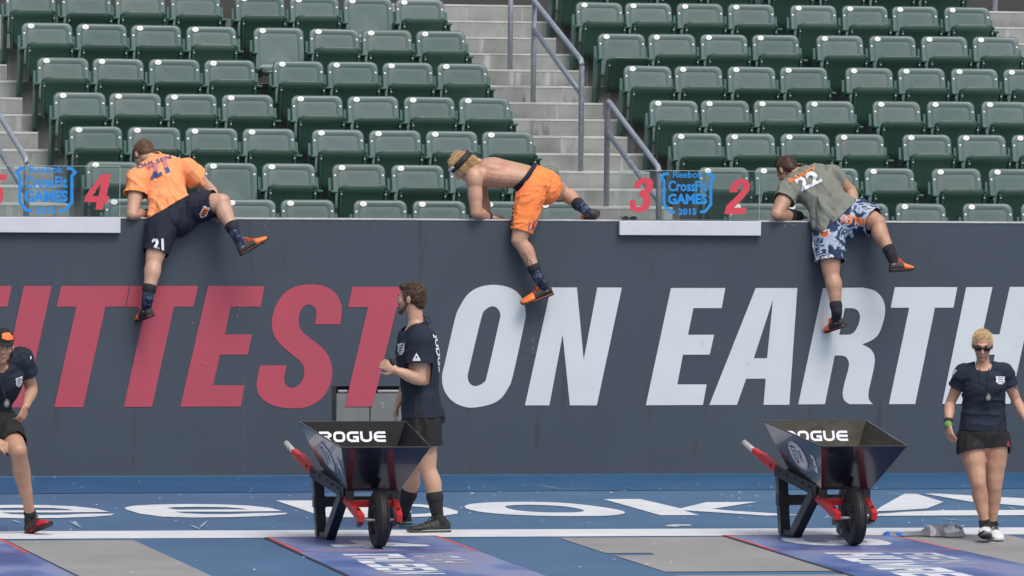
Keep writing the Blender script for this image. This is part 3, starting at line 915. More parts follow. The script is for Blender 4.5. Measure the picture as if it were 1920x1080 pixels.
def glass_panel(label, xa, xb, ybar0, ybar1, ytop, xg0, xg1, digits, logo):
    root = empty('glass_panel', (0, 0, 0), PSI)
    tag(root, label, 'glass panel')
    def mp(x, y, d=-0.020):
        p = W(x, y, d); return Vector((p.dot(WA), p.dot(WN), p.z))
    p0, p1 = mp(xa, ybar1, -0.05), mp(xb, ybar0, -0.05)
    bm = bmesh.new()
    wall_box(bm, p0.x, p1.x, p0.z, p1.z, -0.055, -0.007, 0.004)
    bm_obj('base_bar', bm, m_bar, root)
    g0, g1 = mp(xg0, ybar0 + 6), mp(xg1, ytop)
    bm = bmesh.new()
    wall_box(bm, g0.x, g1.x, g0.z, g1.z, -0.012, -0.002)
    bm_obj('pane', bm, m_glass, root)
    bm = bmesh.new()
    e = 0.004
    wall_box(bm, g0.x - e, g1.x + e, g1.z, g1.z + e, -0.0125, -0.0015)
    wall_box(bm, g0.x - e, g0.x, g0.z, g1.z, -0.0125, -0.0015)
    wall_box(bm, g1.x, g1.x + e, g0.z, g1.z, -0.0125, -0.0015)
    bm_obj('pane_edge', bm, m_edge, root)
    mq = lambda x, y: mp(x, y, -0.0135)
    for lp in digits:
        poly_sheet('lane_number', lp, mq, m_num_vinyl, root)
    ox, oy, k = logo      # logo drawn on a 1000-wide field
    L = lambda pts: [(ox + x * k, oy + y * k) for x, y in pts]
    sh = [stroke_shape(L([(150, 75), (70, 75), (10, 140), (65, 200), (65, 640), (170, 770), (270, 785)]), 52 * k),
          stroke_shape(L([(850, 75), (930, 75), (990, 140), (935, 200), (935, 640), (830, 770), (730, 785)]), 52 * k)]
    lg = poly_sheets('shield_bracket', sh[:1], mq, m_sky_vinyl, root)
    poly_sheets('shield_bracket', sh[1:], mq, m_sky_vinyl, root)
    for s_, x0, x1, y0, y1, b_ in (('Reebok', 230, 790, 150, 25, .015), ('CrossFit', 145, 860, 400, 200, .03), ('GAMES', 135, 865, 640, 440, .045), ('2015', 330, 665, 835, 715, .035)):
        text_sheet('logo_text', s_, lambda u, v, x0=x0, y0=y0: mq(ox + (x0 + u) * k, oy + (y0 - v) * k), m_sky_vinyl, lg, width=x1 - x0, height=y0 - y1, bold=b_)
    return root
c5 = lambda pts: [(1140 + x / 6.1935, 300 + y / 6.1935) for x, y in pts]
c8 = lambda pts: [(x / 7.2, 300 + y / 7.2) for x, y in pts]
THREE = [(300, 330), (320, 250), (370, 212), (450, 203), (508, 225), (527, 270), (517, 335), (500, 372), (470, 395), (490, 425), (497, 470), (480, 545), (440, 590), (370, 608), (300, 600), (258, 568), (250, 520), (258, 465), (325, 460), (318, 515), (327, 540), (352, 546), (385, 535), (405, 500), (410, 460), (398, 435), (360, 425), (374, 355), (410, 348), (436, 322), (440, 287), (422, 271), (395, 276), (376, 300), (370, 330)]
TWO = [(1410, 375), (1430, 290), (1480, 237), (1560, 218), (1628, 240), (1653, 290), (1640, 350), (1600, 410), (1530, 490), (1480, 540), (1462, 553), (1610, 553), (1592, 628), (1350, 628), (1372, 535), (1450, 460), (1530, 380), (1570, 322), (1576, 292), (1555, 278), (1530, 290), (1510, 330), (1500, 373)]
FOUR = [[(1372, 190), (1497, 190), (1440, 484), (1475, 487), (1457, 567), (1415, 570), (1387, 670), (1287, 668), (1305, 567), (1137, 567), (1152, 488)], [(1366, 305), (1330, 488), (1243, 488)]]
FIVE = [(-150, 195), (97, 195), (85, 275), (-62, 275), (-75, 352), (-20, 352), (22, 372), (46, 410), (48, 460), (38, 525), (15, 580), (-30, 620), (-100, 632), (-170, 612), (-200, 560), (-190, 500), (-110, 500), (-112, 545), (-80, 562), (-50, 545), (-38, 490), (-42, 440), (-70, 425), (-100, 440), (-180, 440)]
glass_panel('clear glass panel with red numbers 3 and 2 on a white bar', 1161.5, 1427, 415.2, 440.8, 321.5, 1162, 1424.5, [[c5(THREE)], [c5(TWO)]], (1238.5, 318.5, 0.101))
glass_panel('clear glass panel with red number 4 and part of a 5, at the left edge', -252, 226, 407.8, 434.6, 312.5, -250, 225, [[c8(l) for l in FOUR], [c8(FIVE)]], (30, 307.5, 0.112))
# small sunglasses lying behind the glass
def eyewear(label, x, y, d):
    z0 = zt[1]
    p = W(x, y, d)
    root = empty('sunglasses', (p.x, p.y, p.z), PSI)
    tag(root, label, 'sunglasses')
    m_bl = mat('black_plastic', (0.012, 0.012, 0.014), 0.3, (0.02, 0.02, 0.022), scale=30)
    for sx in (-1, 1):
        bm = bmesh.new()
        bmesh.ops.create_uvsphere(bm, u_segments=12, v_segments=8, radius=1)
        bmesh.ops.scale(bm, vec=(.030, .008, .021), verts=bm.verts)
        bmesh.ops.translate(bm, vec=(sx * .034, 0, .022), verts=bm.verts)
        bm_obj('lens', bm, m_bl, root, True)
        bm = bmesh.new()
        tube(bm, [(sx * .066, 0, .03), (sx * .072, .06, .034), (sx * .07, .12, .02)], .004, 6)
        bm_obj('temple', bm, m_bl, root, True)
    bm = bmesh.new(); tube(bm, [(-.012, -.004, .028), (0, -.006, .031), (.012, -.004, .028)], .004, 6)
    bm_obj('bridge', bm, m_bl, root, True)
eyewear('black sunglasses left on the wall behind the glass panel', 1180, 414.5, 0.12)
# ------------------------------------------------------------------ lane mats
def mat_print(name, seed):
    """printed vinyl: blue to violet clouds"""
    m = bpy.data.materials.new(name)
    m.use_nodes = True
    nt = m.node_tree
    b = nt.nodes['Principled BSDF']
    b.inputs['Roughness'].default_value = 0.42
    tc = nt.nodes.new('ShaderNodeTexCoord')
    mp = nt.nodes.new('ShaderNodeMapping')
    mp.inputs['Location'].default_value = (seed, seed * 1.7, 0)
    mp.inputs['Scale'].default_value = (1.0, 0.55, 1)
    n = nt.nodes.new('ShaderNodeTexNoise')
    n.inputs['Scale'].default_value = 1.5
    n.inputs['Detail'].default_value = 2
    r = nt.nodes.new('ShaderNodeValToRGB')
    e = r.color_ramp.elements
    e[0].position, e[0].color = 0.34, (0.050, 0.095, 0.27, 1)
    e[1].position, e[1].color = 0.68, (0.23, 0.235, 0.36, 1)
    x = e.new(0.47); x.color = (0.105, 0.165, 0.38, 1)
    x = e.new(0.56); x.color = (0.20, 0.245, 0.44, 1)
    nt.links.new(tc.outputs['Object'], mp.inputs['Vector'])
    nt.links.new(mp.outputs['Vector'], n.inputs['Vector'])
    nt.links.new(n.outputs['Fac'], r.inputs['Fac'])
    nt.links.new(r.outputs['Color'], b.inputs['Base Color'])
    return m
m_mat_edge = mat('mat_rubber_edge', (0.05, 0.045, 0.06), 0.7, (0.07, 0.06, 0.08), scale=12)
m_mat_red = mat('mat_red_print', (0.70, 0.10, 0.09), 0.45, (0.62, 0.09, 0.085), scale=5)
m_mat_white = mat('mat_white_print', (0.70, 0.73, 0.80), 0.5, (0.74, 0.76, 0.83), scale=5)
m_mat_pale = mat('mat_pale_print', (0.55, 0.56, 0.66), 0.45, (0.50, 0.51, 0.62), scale=5)
BLOCK = {'O': [[(.5, 0), (0, 0), (0, 1), (1, 1), (1, 0), (.5, 0)]], 'H': [[(0, -.1), (0, 1.1)], [(1, -.1), (1, 1.1)], [(.1, .5), (.9, .5)]],
 'L': [[(0, 1.1), (0, 0), (1.1, 0)]], 'S': [[(1.1, 1), (0, 1), (0, .5), (1, .5), (1, 0), (-.1, 0)]], 'E': [[(1.1, 1), (0, 1), (0, 0), (1.1, 0)], [(.1, .5), (.95, .5)]],
 'N': [[(0, -.1), (0, 1), (1, 0), (1, 1.1)]], 'A': [[(-.05, -.1), (.35, 1), (.65, 1), (1.05, -.1)], [(.2, .35), (.8, .35)]], 'U': [[(0, 1.1), (0, 0), (1, 0), (1, 1.1)]],
 'M': [[(0, -.1), (0, 1), (.5, .3), (1, 1), (1, -.1)]], 'B': [[(.5, 0), (0, 0), (0, 1), (1, 1), (1, 0), (.5, 0)], [(.1, .5), (.9, .5)]], 'R': [[(0, -.1), (0, 1), (1, 1), (1, .5), (.1, .5)], [(.45, .5), (1, -.1)]]}
def lane_mat(label, far_l, far_r, near_l, near_r, red_y, num, big, small, seed, txt):
    """corners in picture coordinates; u across 0..1, v along 0 far .. 1 near"""
    c = [G(*far_l), G(*far_r), G(*near_r), G(*near_l)]
    org = c[0]
    ang = math.atan2((c[1] - c[0]).y, (c[1] - c[0]).x)
    root = empty('lane_mat', org, ang)
    inv = (Matrix.Translation(org) @ Matrix.Rotation(ang, 4, 'Z')).inverted()
    def P(u, v, z):
        a = c[0].lerp(c[1], u); b = c[3].lerp(c[2], u)
        p = a.lerp(b, v); p.z = z
        return inv @ p
    # v of the red cross line
    pr = G(*red_y)
    v0 = (pr - c[0]).length / (c[3] - c[0]).length
    bm = bmesh.new()
    vb = [bm.verts.new(P(u, v, 0.001)) for u, v in ((-.012, -.003), (1.012, -.003), (1.012, 1), (-.012, 1))]
    vt = [bm.verts.new(P(u, v, 0.010)) for u, v in ((-.010, -.002), (1.010, -.002), (1.010, 1), (-.010, 1))]
    bm.faces.new(vt[::-1]); bm.faces.new(vb)
    for i in range(4): bm.faces.new((vb[i], vt[i], vt[(i + 1) % 4], vb[(i + 1) % 4]))
    bmesh.ops.recalc_face_normals(bm, faces=bm.faces)
    bm_obj('backing', bm, m_mat_edge, root)
    mesh_obj('printed_face', [P(0, 0, .012), P(1, 0, .012), P(1, v0, .012), P(0, v0, .012)], [(3, 2, 1, 0)], mat_print('mat_print_head_%s' % num, seed), root)
    mesh_obj('printed_face', [P(0, v0, .012), P(1, v0, .012), P(1, 1, .012), P(0, 1, .012)], [(3, 2, 1, 0)], mat_print('mat_print_body_%s' % num, seed + 4.3), root)
    def strip(u0, v0_, u1, v1_):
        mesh_obj('red_border', [P(u0, v0_, .0135), P(u1, v0_, .0135), P(u1, v1_, .0135), P(u0, v1_, .0135)], [(3, 2, 1, 0)], m_mat_red, root)
    strip(0, 0, .022, v0); strip(.978, 0, 1, v0); strip(.022, 0, .978, .004); strip(0.022, v0 - .004, .978, v0)
    tag(root, label, 'mat')
    # lettering reads along the lane: baseline towards the camera, letter tops to the right
    for s, u0, u1, va, vb_, m, bold in txt:
        if len(s) > 1:
            k = (vb_ - va) / (len(s) * 1.0)
            for ci, ch in enumerate(s):
                for st in BLOCK[ch]:
                    sh_ = stroke_shape([(x_ * .62 + .19, y_ * .8 + .1) for x_, y_ in st], .24 if m is m_mat_white else .2)
                    poly_sheet('mat_lettering', sh_, lambda a, h, ci=ci: P(u0 + h * (u1 - u0), va + (ci + a) * k, .0145), m, root)
            continue
        text_sheet('mat_lettering', s, lambda a, h, u0=u0, va=va: P(u0 + h, va + a, .0145), m, root, width=vb_ - va, height=u1 - u0, bold=bold)
    return root
lane_mat('blue printed lane mat with a white 4 under the left wheelbarrow', (499, 1010.2), (819, 1007.4), (742, 1122), (1132, 1122), (571, 1038.5), '4', '', '', 1.0,
    [('4', .26, .80, .075, .21, m_mat_white, .03), ('OHLSEN', .21, .51, .315, .66, m_mat_white, .03), ('NOAH', .56, .80, .32, .48, m_mat_pale, .02)])
lane_mat('blue printed lane mat with a white 3 under the right wheelbarrow', (1357, 1006.3), (1676, 1006.6), (1730, 1122), (2190, 1122), (1462, 1034.8), '3', '', '', 7.7,
    [('3', .23, .80, .06, .19, m_mat_white, .03), ('HUMBER', .21, .52, .31, .80, m_mat_white, .03), ('BEN', .56, .80, .31, .50, m_mat_pale, .02)])
lane_mat('blue printed lane mat with a red border cut off by the left edge', (-320, 1014), (0.5, 1012.4), (-170, 1122), (216, 1122), (-275, 1042), '5', '', '', 3.1,
    [('5', .26, .80, .075, .21, m_mat_white, .03)])

# ------------------------------------------------------------------ wheelbarrows
m_tray = mat('navy_black_gloss_paint', (0.009, 0.011, 0.018), 0.20, (0.014, 0.017, 0.026), scale=5, bump=0.02, bump_scale=12, coat=0.3)
m_tray_in = mat('scratched_black_tray', (0.007, 0.007, 0.008), 0.6, (0.013, 0.013, 0.013), scale=7, bump=0.1, spec=0.15)
m_tray_in2 = mat('dusty_worn_tray', (0.045, 0.042, 0.034), 0.65, (0.075, 0.070, 0.056), scale=8, bump=0.1, spec=0.15)
m_frame = mat('black_frame_paint', (0.010, 0.012, 0.017), 0.35, (0.018, 0.020, 0.027), scale=9)
m_redp = mat('red_frame_paint', (0.60, 0.030, 0.030), 0.35, (0.52, 0.026, 0.028), scale=9)
m_grip = mat('worn_grip_metal', (0.46, 0.44, 0.41), 0.5, (0.58, 0.56, 0.53), scale=30, metallic=0.3)
m_tyre = mat('tyre_rubber', (0.010, 0.010, 0.011), 0.62, (0.020, 0.020, 0.021), scale=20, bump=0.1)
m_rim = mat('black_rim', (0.014, 0.014, 0.016), 0.4, (0.022, 0.022, 0.024), scale=14)
m_axle = mat('axle_zinc', (0.35, 0.36, 0.38), 0.4, (0.42, 0.43, 0.45), scale=20, metallic=0.6)
m_logo_w = mat('logo_white', (0.70, 0.74, 0.80), 0.45, (0.66, 0.70, 0.76), scale=10)
m_logo_k = mat('logo_black', (0.012, 0.013, 0.018), 0.5, (0.02, 0.02, 0.026), scale=10)
RIM = {'BL': (-.40, .98, .845), 'BR': (.40, .98, .845), 'FR': (.325, -.22, .735), 'FL': (-.325, -.22, .735)}
BOT = {'BL': (-.19, .80, .45), 'BR': (.19, .80, .45), 'FR': (.19, .20, .395), 'FL': (-.19, .20, .395)}
def _coplanar(sx):
    # the back lower corner lies in the plane of its side wall
    a, b, c = (Vector((sx * abs(q[0]), q[1], q[2])) for q in (RIM['BL'], RIM['FL'], BOT['FL']))
    n = (b - a).cross(c - a)
    y, z = .80, .450
    return (a.x - (n.y * (y - a.y) + n.z * (z - a.z)) / n.x, y, z)
BOT['BL'] = _coplanar(-1); BOT['BR'] = _coplanar(1)
def lathe(bm, prof, axis_c, n=40):
    """profile (axial x, radius) turned round the local x axis at axis_c"""
    rings = []
    for x, r in prof:
        rings.append([bm.verts.new(Vector(axis_c) + Vector((x, r * math.cos(2 * math.pi * k / n), r * math.sin(2 * math.pi * k / n)))) for k in range(n)])
    for a, b in zip(rings, rings[1:] + rings[:1]):
        for k in range(n):
            bm.faces.new((a[k], b[k], b[(k + 1) % n], a[(k + 1) % n]))
def wheelbarrow(label, org, ang, number, inner, px_shift):
    root = empty('wheelbarrow', org, ang)
    tag(root, label, 'wheelbarrow', 'wheelbarrows standing on the lane mats')
    rot = Matrix.Rotation(ang, 4, 'Z')
    inv = (Matrix.Translation(org) @ rot).inverted()
    V = lambda t: Vector(t)
    # tray: outer shell, inner faces and a folded lip
    K = ['BL', 'BR', 'FR', 'FL']
    ro = [V(RIM[k]) for k in K]; bo = [V(BOT[k]) for k in K]
    cr = sum(ro, Vector()) / 4; cb = sum(bo, Vector()) / 4
    ri = [cr + (p - cr) * 0.985 for p in ro]; bi = [cb + (p - cb) * 0.97 + Vector((0, 0, .006)) for p in bo]
    bm = bmesh.new()
    vro, vbo, vri, vbi = ([bm.verts.new(p) for p in q] for q in (ro, bo, ri, bi))
    for i in range(4):
        j = (i + 1) % 4
        bm.faces.new((vro[i], vro[j], vbo[j], vbo[i])).material_index = 0
        bm.faces.new((vri[j], vri[i], vbi[i], vbi[j])).material_index = 1
        bm.faces.new((vro[j], vro[i], vri[i], vri[j])).material_index = 0
    bm.faces.new(vbo).material_index = 0
    bm.faces.new(vbi[::-1]).material_index = 1
    bmesh.ops.recalc_face_normals(bm, faces=bm.faces)
    tray = bm_obj('tray', bm, None, root, False, [m_tray, inner])
    bm = bmesh.new()
    for i in range(4):
        a, b = ro[i], ro[(i + 1) % 4]
        d = (b - a).normalized() * 0.0
        beam(bm, a + d, b - d, 0.012, 0.009, bevel=.002)
    bm_obj('rim_lip', bm, m_tray, tray)
    # logo inside on the back wall
    e1 = (ri[1] - ri[0]).normalized(); e2 = ((ri[0] + ri[1]) / 2 - (bi[0] + bi[1]) / 2).normalized()
    nb = e1.cross(e2).normalized()
    if nb.y > 0: nb = -nb
    c0 = (ri[0] + ri[1]) / 2
    def bw(x, y): return c0 + e1 * x + e2 * y + nb * 0.003
    S = 0.0185
    def ogl(pts, cl=False): return stroke_shape(pts, S)
    hgt, wd, gap = 0.082, 0.088, 0.013
    y0, y1 = -0.150, -0.150 + hgt - S
    def rr(x0, x1, ya, yb, r=0.022, n=4):
        out = []
        for cx, cy, a0 in ((x1 - r, ya + r, -90), (x1 - r, yb - r, 0), (x0 + r, yb - r, 90), (x0 + r, ya + r, 180)):
            for k in range(n + 1):
                a = math.radians(a0 + 90 * k / n); out.append((cx + r * math.cos(a), cy + r * math.sin(a)))
        return out
    xs = [-0.245 + i * 0.1005 for i in range(5)]
    shp = []
    x = xs[0]; X = x + wd - S     # R
    shp.append(('R', [ogl([(x - .012, y1), (X - .018, y1), (X, y1 - .014), (X, y1 - .022), (X - .016, y1 - .034), (x + .012, y1 - .034)]), ogl([(x + .035, y1 - .034), (X + .004, y0 - S / 2)])]))
    x = xs[1]; X = x + wd - S
    shp.append(('O', [[rr(x - S / 2, X + S / 2, y0 - S / 2, y1 + S / 2, .030), rr(x + S / 2, X - S / 2, y0 + S / 2, y1 - S / 2, .014)[::-1]]]))
    x = xs[2]; X = x + wd - S
    shp.append(('G', [ogl([(X + S / 2, y1), (x + .022, y1), (x + .006, y1 - .008), (x, y1 - .022), (x, y0 + .022), (x + .006, y0 + .008), (x + .022, y0), (X, y0), (X, (y0 + y1) / 2 - .003), (X - .032, (y0 + y1) / 2 - .003)])]))
    x = xs[3]; X = x + wd - S
    shp.append(('U', [ogl([(x, y1 + S / 2), (x, y0 + .022), (x + .006, y0 + .008), (x + .022, y0), (X - .022, y0), (X - .006, y0 + .008), (X, y0 + .022), (X, y1 + S / 2)])]))
    x = xs[4]; X = x + wd - S
    shp.append(('E', [ogl([(X + S / 2, y1), (x + .022, y1), (x + .006, y1 - .008), (x, y1 - .022), (x, y0 + .022), (x + .006, y0 + .008), (x + .022, y0), (X + S / 2, y0)]), ogl([(x + S * .4, (y0 + y1) / 2), (X + S / 2, (y0 + y1) / 2)])]))
    for ch, sh in shp:
        for q in sh:
            o = poly_sheet('tray_lettering', q, bw, m_logo_w, tray)
    # oval emblem and number on the left outer side
    side_n = (ro[3] - ro[0]).cross(bo[0] - ro[0]).normalized()
    if side_n.x > 0: side_n = -side_n
    def sw(t, h):   # t from back (0) to front (1), h from bottom (0) to rim (1)
        a = bo[0].lerp(bo[3], t); b = ro[0].lerp(ro[3], t)
        return a.lerp(b, h)
    ctr = sw(.50, .56)
    ex = (ro[3] - ro[0]).normalized(); ey = side_n.cross(ex).normalized()
    if ey.z < 0: ey = -ey
    def sm(x, y, k=0.003): return ctr + ex * x + ey * y + side_n * k
    ov = [(.175 * math.cos(a * math.pi / 18), .112 * math.sin(a * math.pi / 18)) for a in range(36)]
    emb = poly_sheet('oval_emblem', [ov], lambda x, y: sm(x, y), m_logo_w, tray)
    ov2 = [(x * .93, y * .93) for x, y in ov]; ov3 = [(x * .90, y * .90) for x, y in ov]
    poly_sheet('emblem_ring', [ov2, ov3[::-1]], lambda x, y: sm(x, y, .0045), m_logo_k, emb)
    sx0 = -.045
    sd = [(-.055, .072), (.03, .072), (.045, .06), (.045, -.01), (.02, -.055), (-.01, -.08), (-.045, -.05), (-.065, -.005), (-.065, .05)]
    sd_i = [(sx0 + (x) * .74, y * .74) for x, y in sd]; sd = [(sx0 + x, y) for x, y in sd]
    poly_sheet('emblem_shield', [sd, sd_i[::-1]], lambda x, y: sm(x, y, .0045), m_logo_k, emb)
    poly_sheets('emblem_bars', [stroke_shape([(sx0 - .03, .03), (sx0 + .02, .03)], .012), stroke_shape([(sx0 - .03, .0), (sx0 + .015, .0)], .012), stroke_shape([(sx0 - .02, -.028), (sx0 + .008, -.028)], .012)], lambda x, y: sm(x, y, .0047), m_logo_k, emb)
    text_sheet('emblem_letter', 'R', lambda u, v: sm(.035 + u, -.045 + v, .0046), m_logo_k, emb, width=.07, height=.095, bold=.0)
    nn = sw(.86, .52)
    text_sheet('tray_number', number, lambda u, v: nn + ex * (u - .05) + ey * (v - .07) + side_n * .003, m_logo_w, tray, width=.095, height=.15, bold=.03, shear=.2)
    # frame rails with handles
    for sx in (-1, 1):
        a = V((sx * .300, .95, .485)); b = V((sx * .185, .28, .375)); c = V((sx * .345, 1.18, .560)); h0 = V((sx * .365, 1.33, .603)); h1 = V((sx * .390, 1.50, .655))
        bm = bmesh.new()
        beam(bm, a, b, .045, .085, bevel=.004)
        rail = bm_obj('frame_rail', bm, m_frame, root)
        for t in (.12, .3, .5, .68, .85):
            p = a.lerp(b, t) + V((sx * .024, 0, .012))
            link('rail_bolt', disc_mesh('rail_bolt', p, (sx, .15, 0), .009, .009, .007, m_tray, 8), rail)
        bm = bmesh.new()
        beam(bm, a + (c - a) * -.05 + V((sx * .004, 0, .016)), c + V((0, 0, .012)), .050, .062, bevel=.006)
        beam(bm, c + V((0, 0, .012)), h0, .046, .050, bevel=.01)
        hd = bm_obj('handle', bm, m_redp, root)
        bm = bmesh.new(); tube(bm, [h0 - (h1 - h0) * .2, h1, h1 + (h1 - h0).normalized() * .004], [.021, .021, .017], 14)
        bm_obj('grip', bm, m_grip, hd, True)
        link('handle_bolt', disc_mesh('handle_bolt', a.lerp(c, .18) + V((sx * .030, 0, .02)), (sx, .15, 0), .011, .011, .008, m_frame, 8), hd)
        # leg: post, brace, foot
        bm = bmesh.new()
        f0, f1 = V((sx * .225, .985, .012)), V((sx * .205, .80, .012))
        beam(bm, V((sx * .255, .985, .46)), f0, .075, .078, up=(0, 1, 0), bevel=.003)
        leg = bm_obj('leg', bm, m_frame, root)
        bm = bmesh.new(); beam(bm, V((sx * .20, .80, .02)), V((sx * .188, .33, .37)), .07, .085, bevel=.003)
        bm_obj('leg_brace', bm, m_frame, leg)
        bm = bmesh.new(); beam(bm, V((sx * .228, 1.02, .024)), V((sx * .204, .77, .024)), .06, .048, bevel=.004)
        bm_obj('foot', bm, m_frame, leg)
        # tray support post and fork arm
        bm = bmesh.new(); beam(bm, V((sx * .165, .24, .31)), V((sx * .165, .24, .40)), .055, .055, up=(0, 1, 0), bevel=.003)
        bm_obj('support', bm, m_frame, root)
        bm = bmesh.new(); beam(bm, V((sx * .178, .33, .335)), V((sx * .138, -.055, .215)), .045, .062, bevel=.005)
        fk = bm_obj('fork_arm', bm, m_redp, root)
        for t in (.25, .8):
            p = V((sx * .178, .33, .335)).lerp(V((sx * .138, -.055, .215)), t)
            link('fork_bolt', disc_mesh('fork_bolt', p + V((sx * -.0, 0, .032)), (0, -.3, 1), .013, .013, .012, m_frame, 8, (1, 0, 0)), fk)
        bm = bmesh.new(); beam(bm, V((sx * .135, .06, .165)), V((sx * .135, -.03, .195)), .035, .05, bevel=.008)
        bm_obj('axle_block', bm, m_frame, root)
    bm = bmesh.new(); beam(bm, V((-.155, .245, .300)), V((.155, .245, .300)), .06, .05, bevel=.005)
    bm_obj('fork_crossbar', bm, m_redp, root)
    bm = bmesh.new(); beam(bm, V((-.225, .985, .26)), V((.225, .985, .26)), .05, .075, bevel=.004)
    bm_obj('cross_brace', bm, m_frame, root)
    for sx in (-1, 1):
        bm = bmesh.new(); box(bm, (sx * .24, .985, .26), (.09, .085, .085), None, .005)
        bm_obj('brace_clamp', bm, m_frame, root)
    bm = bmesh.new(); beam(bm, V((-.03, .22, .43)), V((.03, .1, .395)), .05, .03, bevel=.006)
    bm_obj('stop_bracket', bm, m_frame, root)
    # wheel
    R = 0.205; ac = (0, 0, R)
    bm = bmesh.new()
    prof = [(.020, .112), (.038, .120), (.047, .150), (.046, .172), (.040, .190), (.034, .198), (.031, .1945), (.027, .1995), (.022, .203), (.018, .199), (.014, .2035), (.005, .205), (.0025, .2005), (-.0025, .2005), (-.005, .205), (-.014, .2035), (-.018, .199), (-.022, .203), (-.027, .1995), (-.031, .1945), (-.034, .198), (-.040, .190), (-.046, .172), (-.047, .150), (-.038, .120), (-.020, .112)]
    lathe(bm, prof, ac, 48)
    bmesh.ops.recalc_face_normals(bm, faces=bm.faces)
    wheel = bm_obj('tyre', bm, m_tyre, root); smooth_by_angle(wheel, .5)
    bm = bmesh.new()
    lathe(bm, [(.034, .121), (.036, .112), (.022, .104), (.018, .085), (.022, .070), (.012, .050), (.030, .036), (.030, .012), (-.030, .012), (-.030, .036), (-.012, .050), (-.022, .070), (-.018, .085), (-.022, .104), (-.036, .112), (-.034, .121)], ac, 32)
    bmesh.ops.recalc_face_normals(bm, faces=bm.faces)
    smooth_by_angle(bm_obj('rim', bm, m_rim, wheel), .5)
    bm = bmesh.new(); tube(bm, [(-.17, 0, R - .005), (.17, 0, R - .005)], .011, 10)
    bm_obj('axle', bm, m_axle, root, True)
    return root
_a = math.radians(14.5)
pB = G(1608, 1026) - LW * 0.03; pA = G(712.3, 1031) - LW * 0.01
wheelbarrow('black wheelbarrow with number 3 and dusty tray, near the woman', Vector((pB.x, pB.y, .0145)), _a, '3', m_tray_in2, 0)
wheelbarrow('black wheelbarrow with red fork in front of the walking man', Vector((pA.x, pA.y, .0145)), math.radians(13.0), '4', m_tray_in, 0)

# ------------------------------------------------------------------ shirt dropped on the court
def dropped_shirt():
    p0 = G(1730, 1006)
    root = empty('dropped_shirt', (p0.x, p0.y, 0.0), LPSI * .4)
    tag(root, 'crumpled grey shirt with blue hem lying on the court beside the woman', 'shirt')
    NX, NY = 150, 56
    x0, x1 = -.30, .31
    V_, Fc, idx = [], [], []
    def ridge(v): return 1 - abs(noise.noise(v)) * 2.2
    for i in range(NX + 1):
        s = i / NX
        x = x0 + (x1 - x0) * s
        lump = 1 / (1 + math.exp(-(s - .52) * 26)) * (1 if s < .95 else max(.25, (1 - s) / .05))
        half = .055 + .03 * math.sin(s * 9) * (1 - lump) + .095 * lump
        for j in range(NY + 1):
            t = -1 + 2 * j / NY
            y = half * t * (1 + .18 * noise.noise(Vector((x * 14, 4, t)))) + .03 * noise.noise(Vector((x * 7, 0, 3)))
            env = max(0, 1 - abs(t) ** 6)
            edge = min(1, s / .03, (1 - s) / .02)
            f1 = ridge(Vector((x * 11 + t * .9, t * 1.6 - x * 6, 1.7)))
            f2 = ridge(Vector((x * 24 - t * 1.5, t * 4.2 + x * 16, 7)))
            f3 = noise.noise(Vector((x * 40, t * 9, 2)))
            hh = (.008 + .014 * max(0, f1) + .010 * max(0, f2)) * (1 - lump) + lump * (.016 + .050 * max(-.25, f1) + .040 * max(-.3, f2))
            V_.append((x + .015 * noise.noise(Vector((x * 16, t * 3, 9))), y, .012 + max(0, (hh + .003 * f3) * env * edge)))
    zz = np.array([v[2] for v in V_]).reshape(NX + 1, NY + 1)
    for _ in range(5):
        zz[1:-1, 1:-1] = (zz[1:-1, 1:-1] * 2 + zz[:-2, 1:-1] + zz[2:, 1:-1] + zz[1:-1, :-2] + zz[1:-1, 2:]) / 6
    zz = .012 + (zz - .012) * .92
    V_ = [(v[0], v[1], z) for v, z in zip(V_, zz.reshape(-1).tolist())]
    for i in range(NX):
        for j in range(NY):
            a = i * (NY + 1) + j
            Fc.append((a, a + NY + 1, a + NY + 2, a + 1))
            s = i / NX; t = j / NY
            k = 0
            wob = .03 * noise.noise(Vector((s * 20, t * 9, 2)))
            if s + wob < .075 or (.14 < s + wob < .23 and t < .35): k = 1
            elif .70 < s + wob < .86 and .36 < t < .62: k = 2
            elif (.86 < s + wob < .9 and .16 < t < .3) or (.91 < s + wob < .94 and .22 < t < .36) or (.60 < s + wob < .63 and .2 < t < .4): k = 3
            elif (.74 < s + wob < .9 and .05 < t < .24) or (.55 < s + wob < .6 and t < .5): k = 4
            idx.append(k)
    ms = [mat('grey_jersey', (0.20, 0.215, 0.255), .9, (0.28, 0.295, 0.34), scale=14, bump=.3, bump_scale=120), mat('blue_hem', (0.02, 0.13, 0.48), .8, (0.03, 0.17, 0.55), scale=14),
          mat('orange_patch', (0.75, 0.20, 0.07), .8, (0.68, 0.18, 0.07), scale=14), mat('black_patch', (0.02, 0.022, 0.03), .8, (0.03, 0.03, 0.04), scale=14), mat('pale_grey_jersey', (0.46, 0.46, 0.49), .9, (0.54, 0.54, 0.57), scale=14)]
    o = mesh_obj('fabric', V_, Fc, None, root, True, ms, idx)
dropped_shirt()
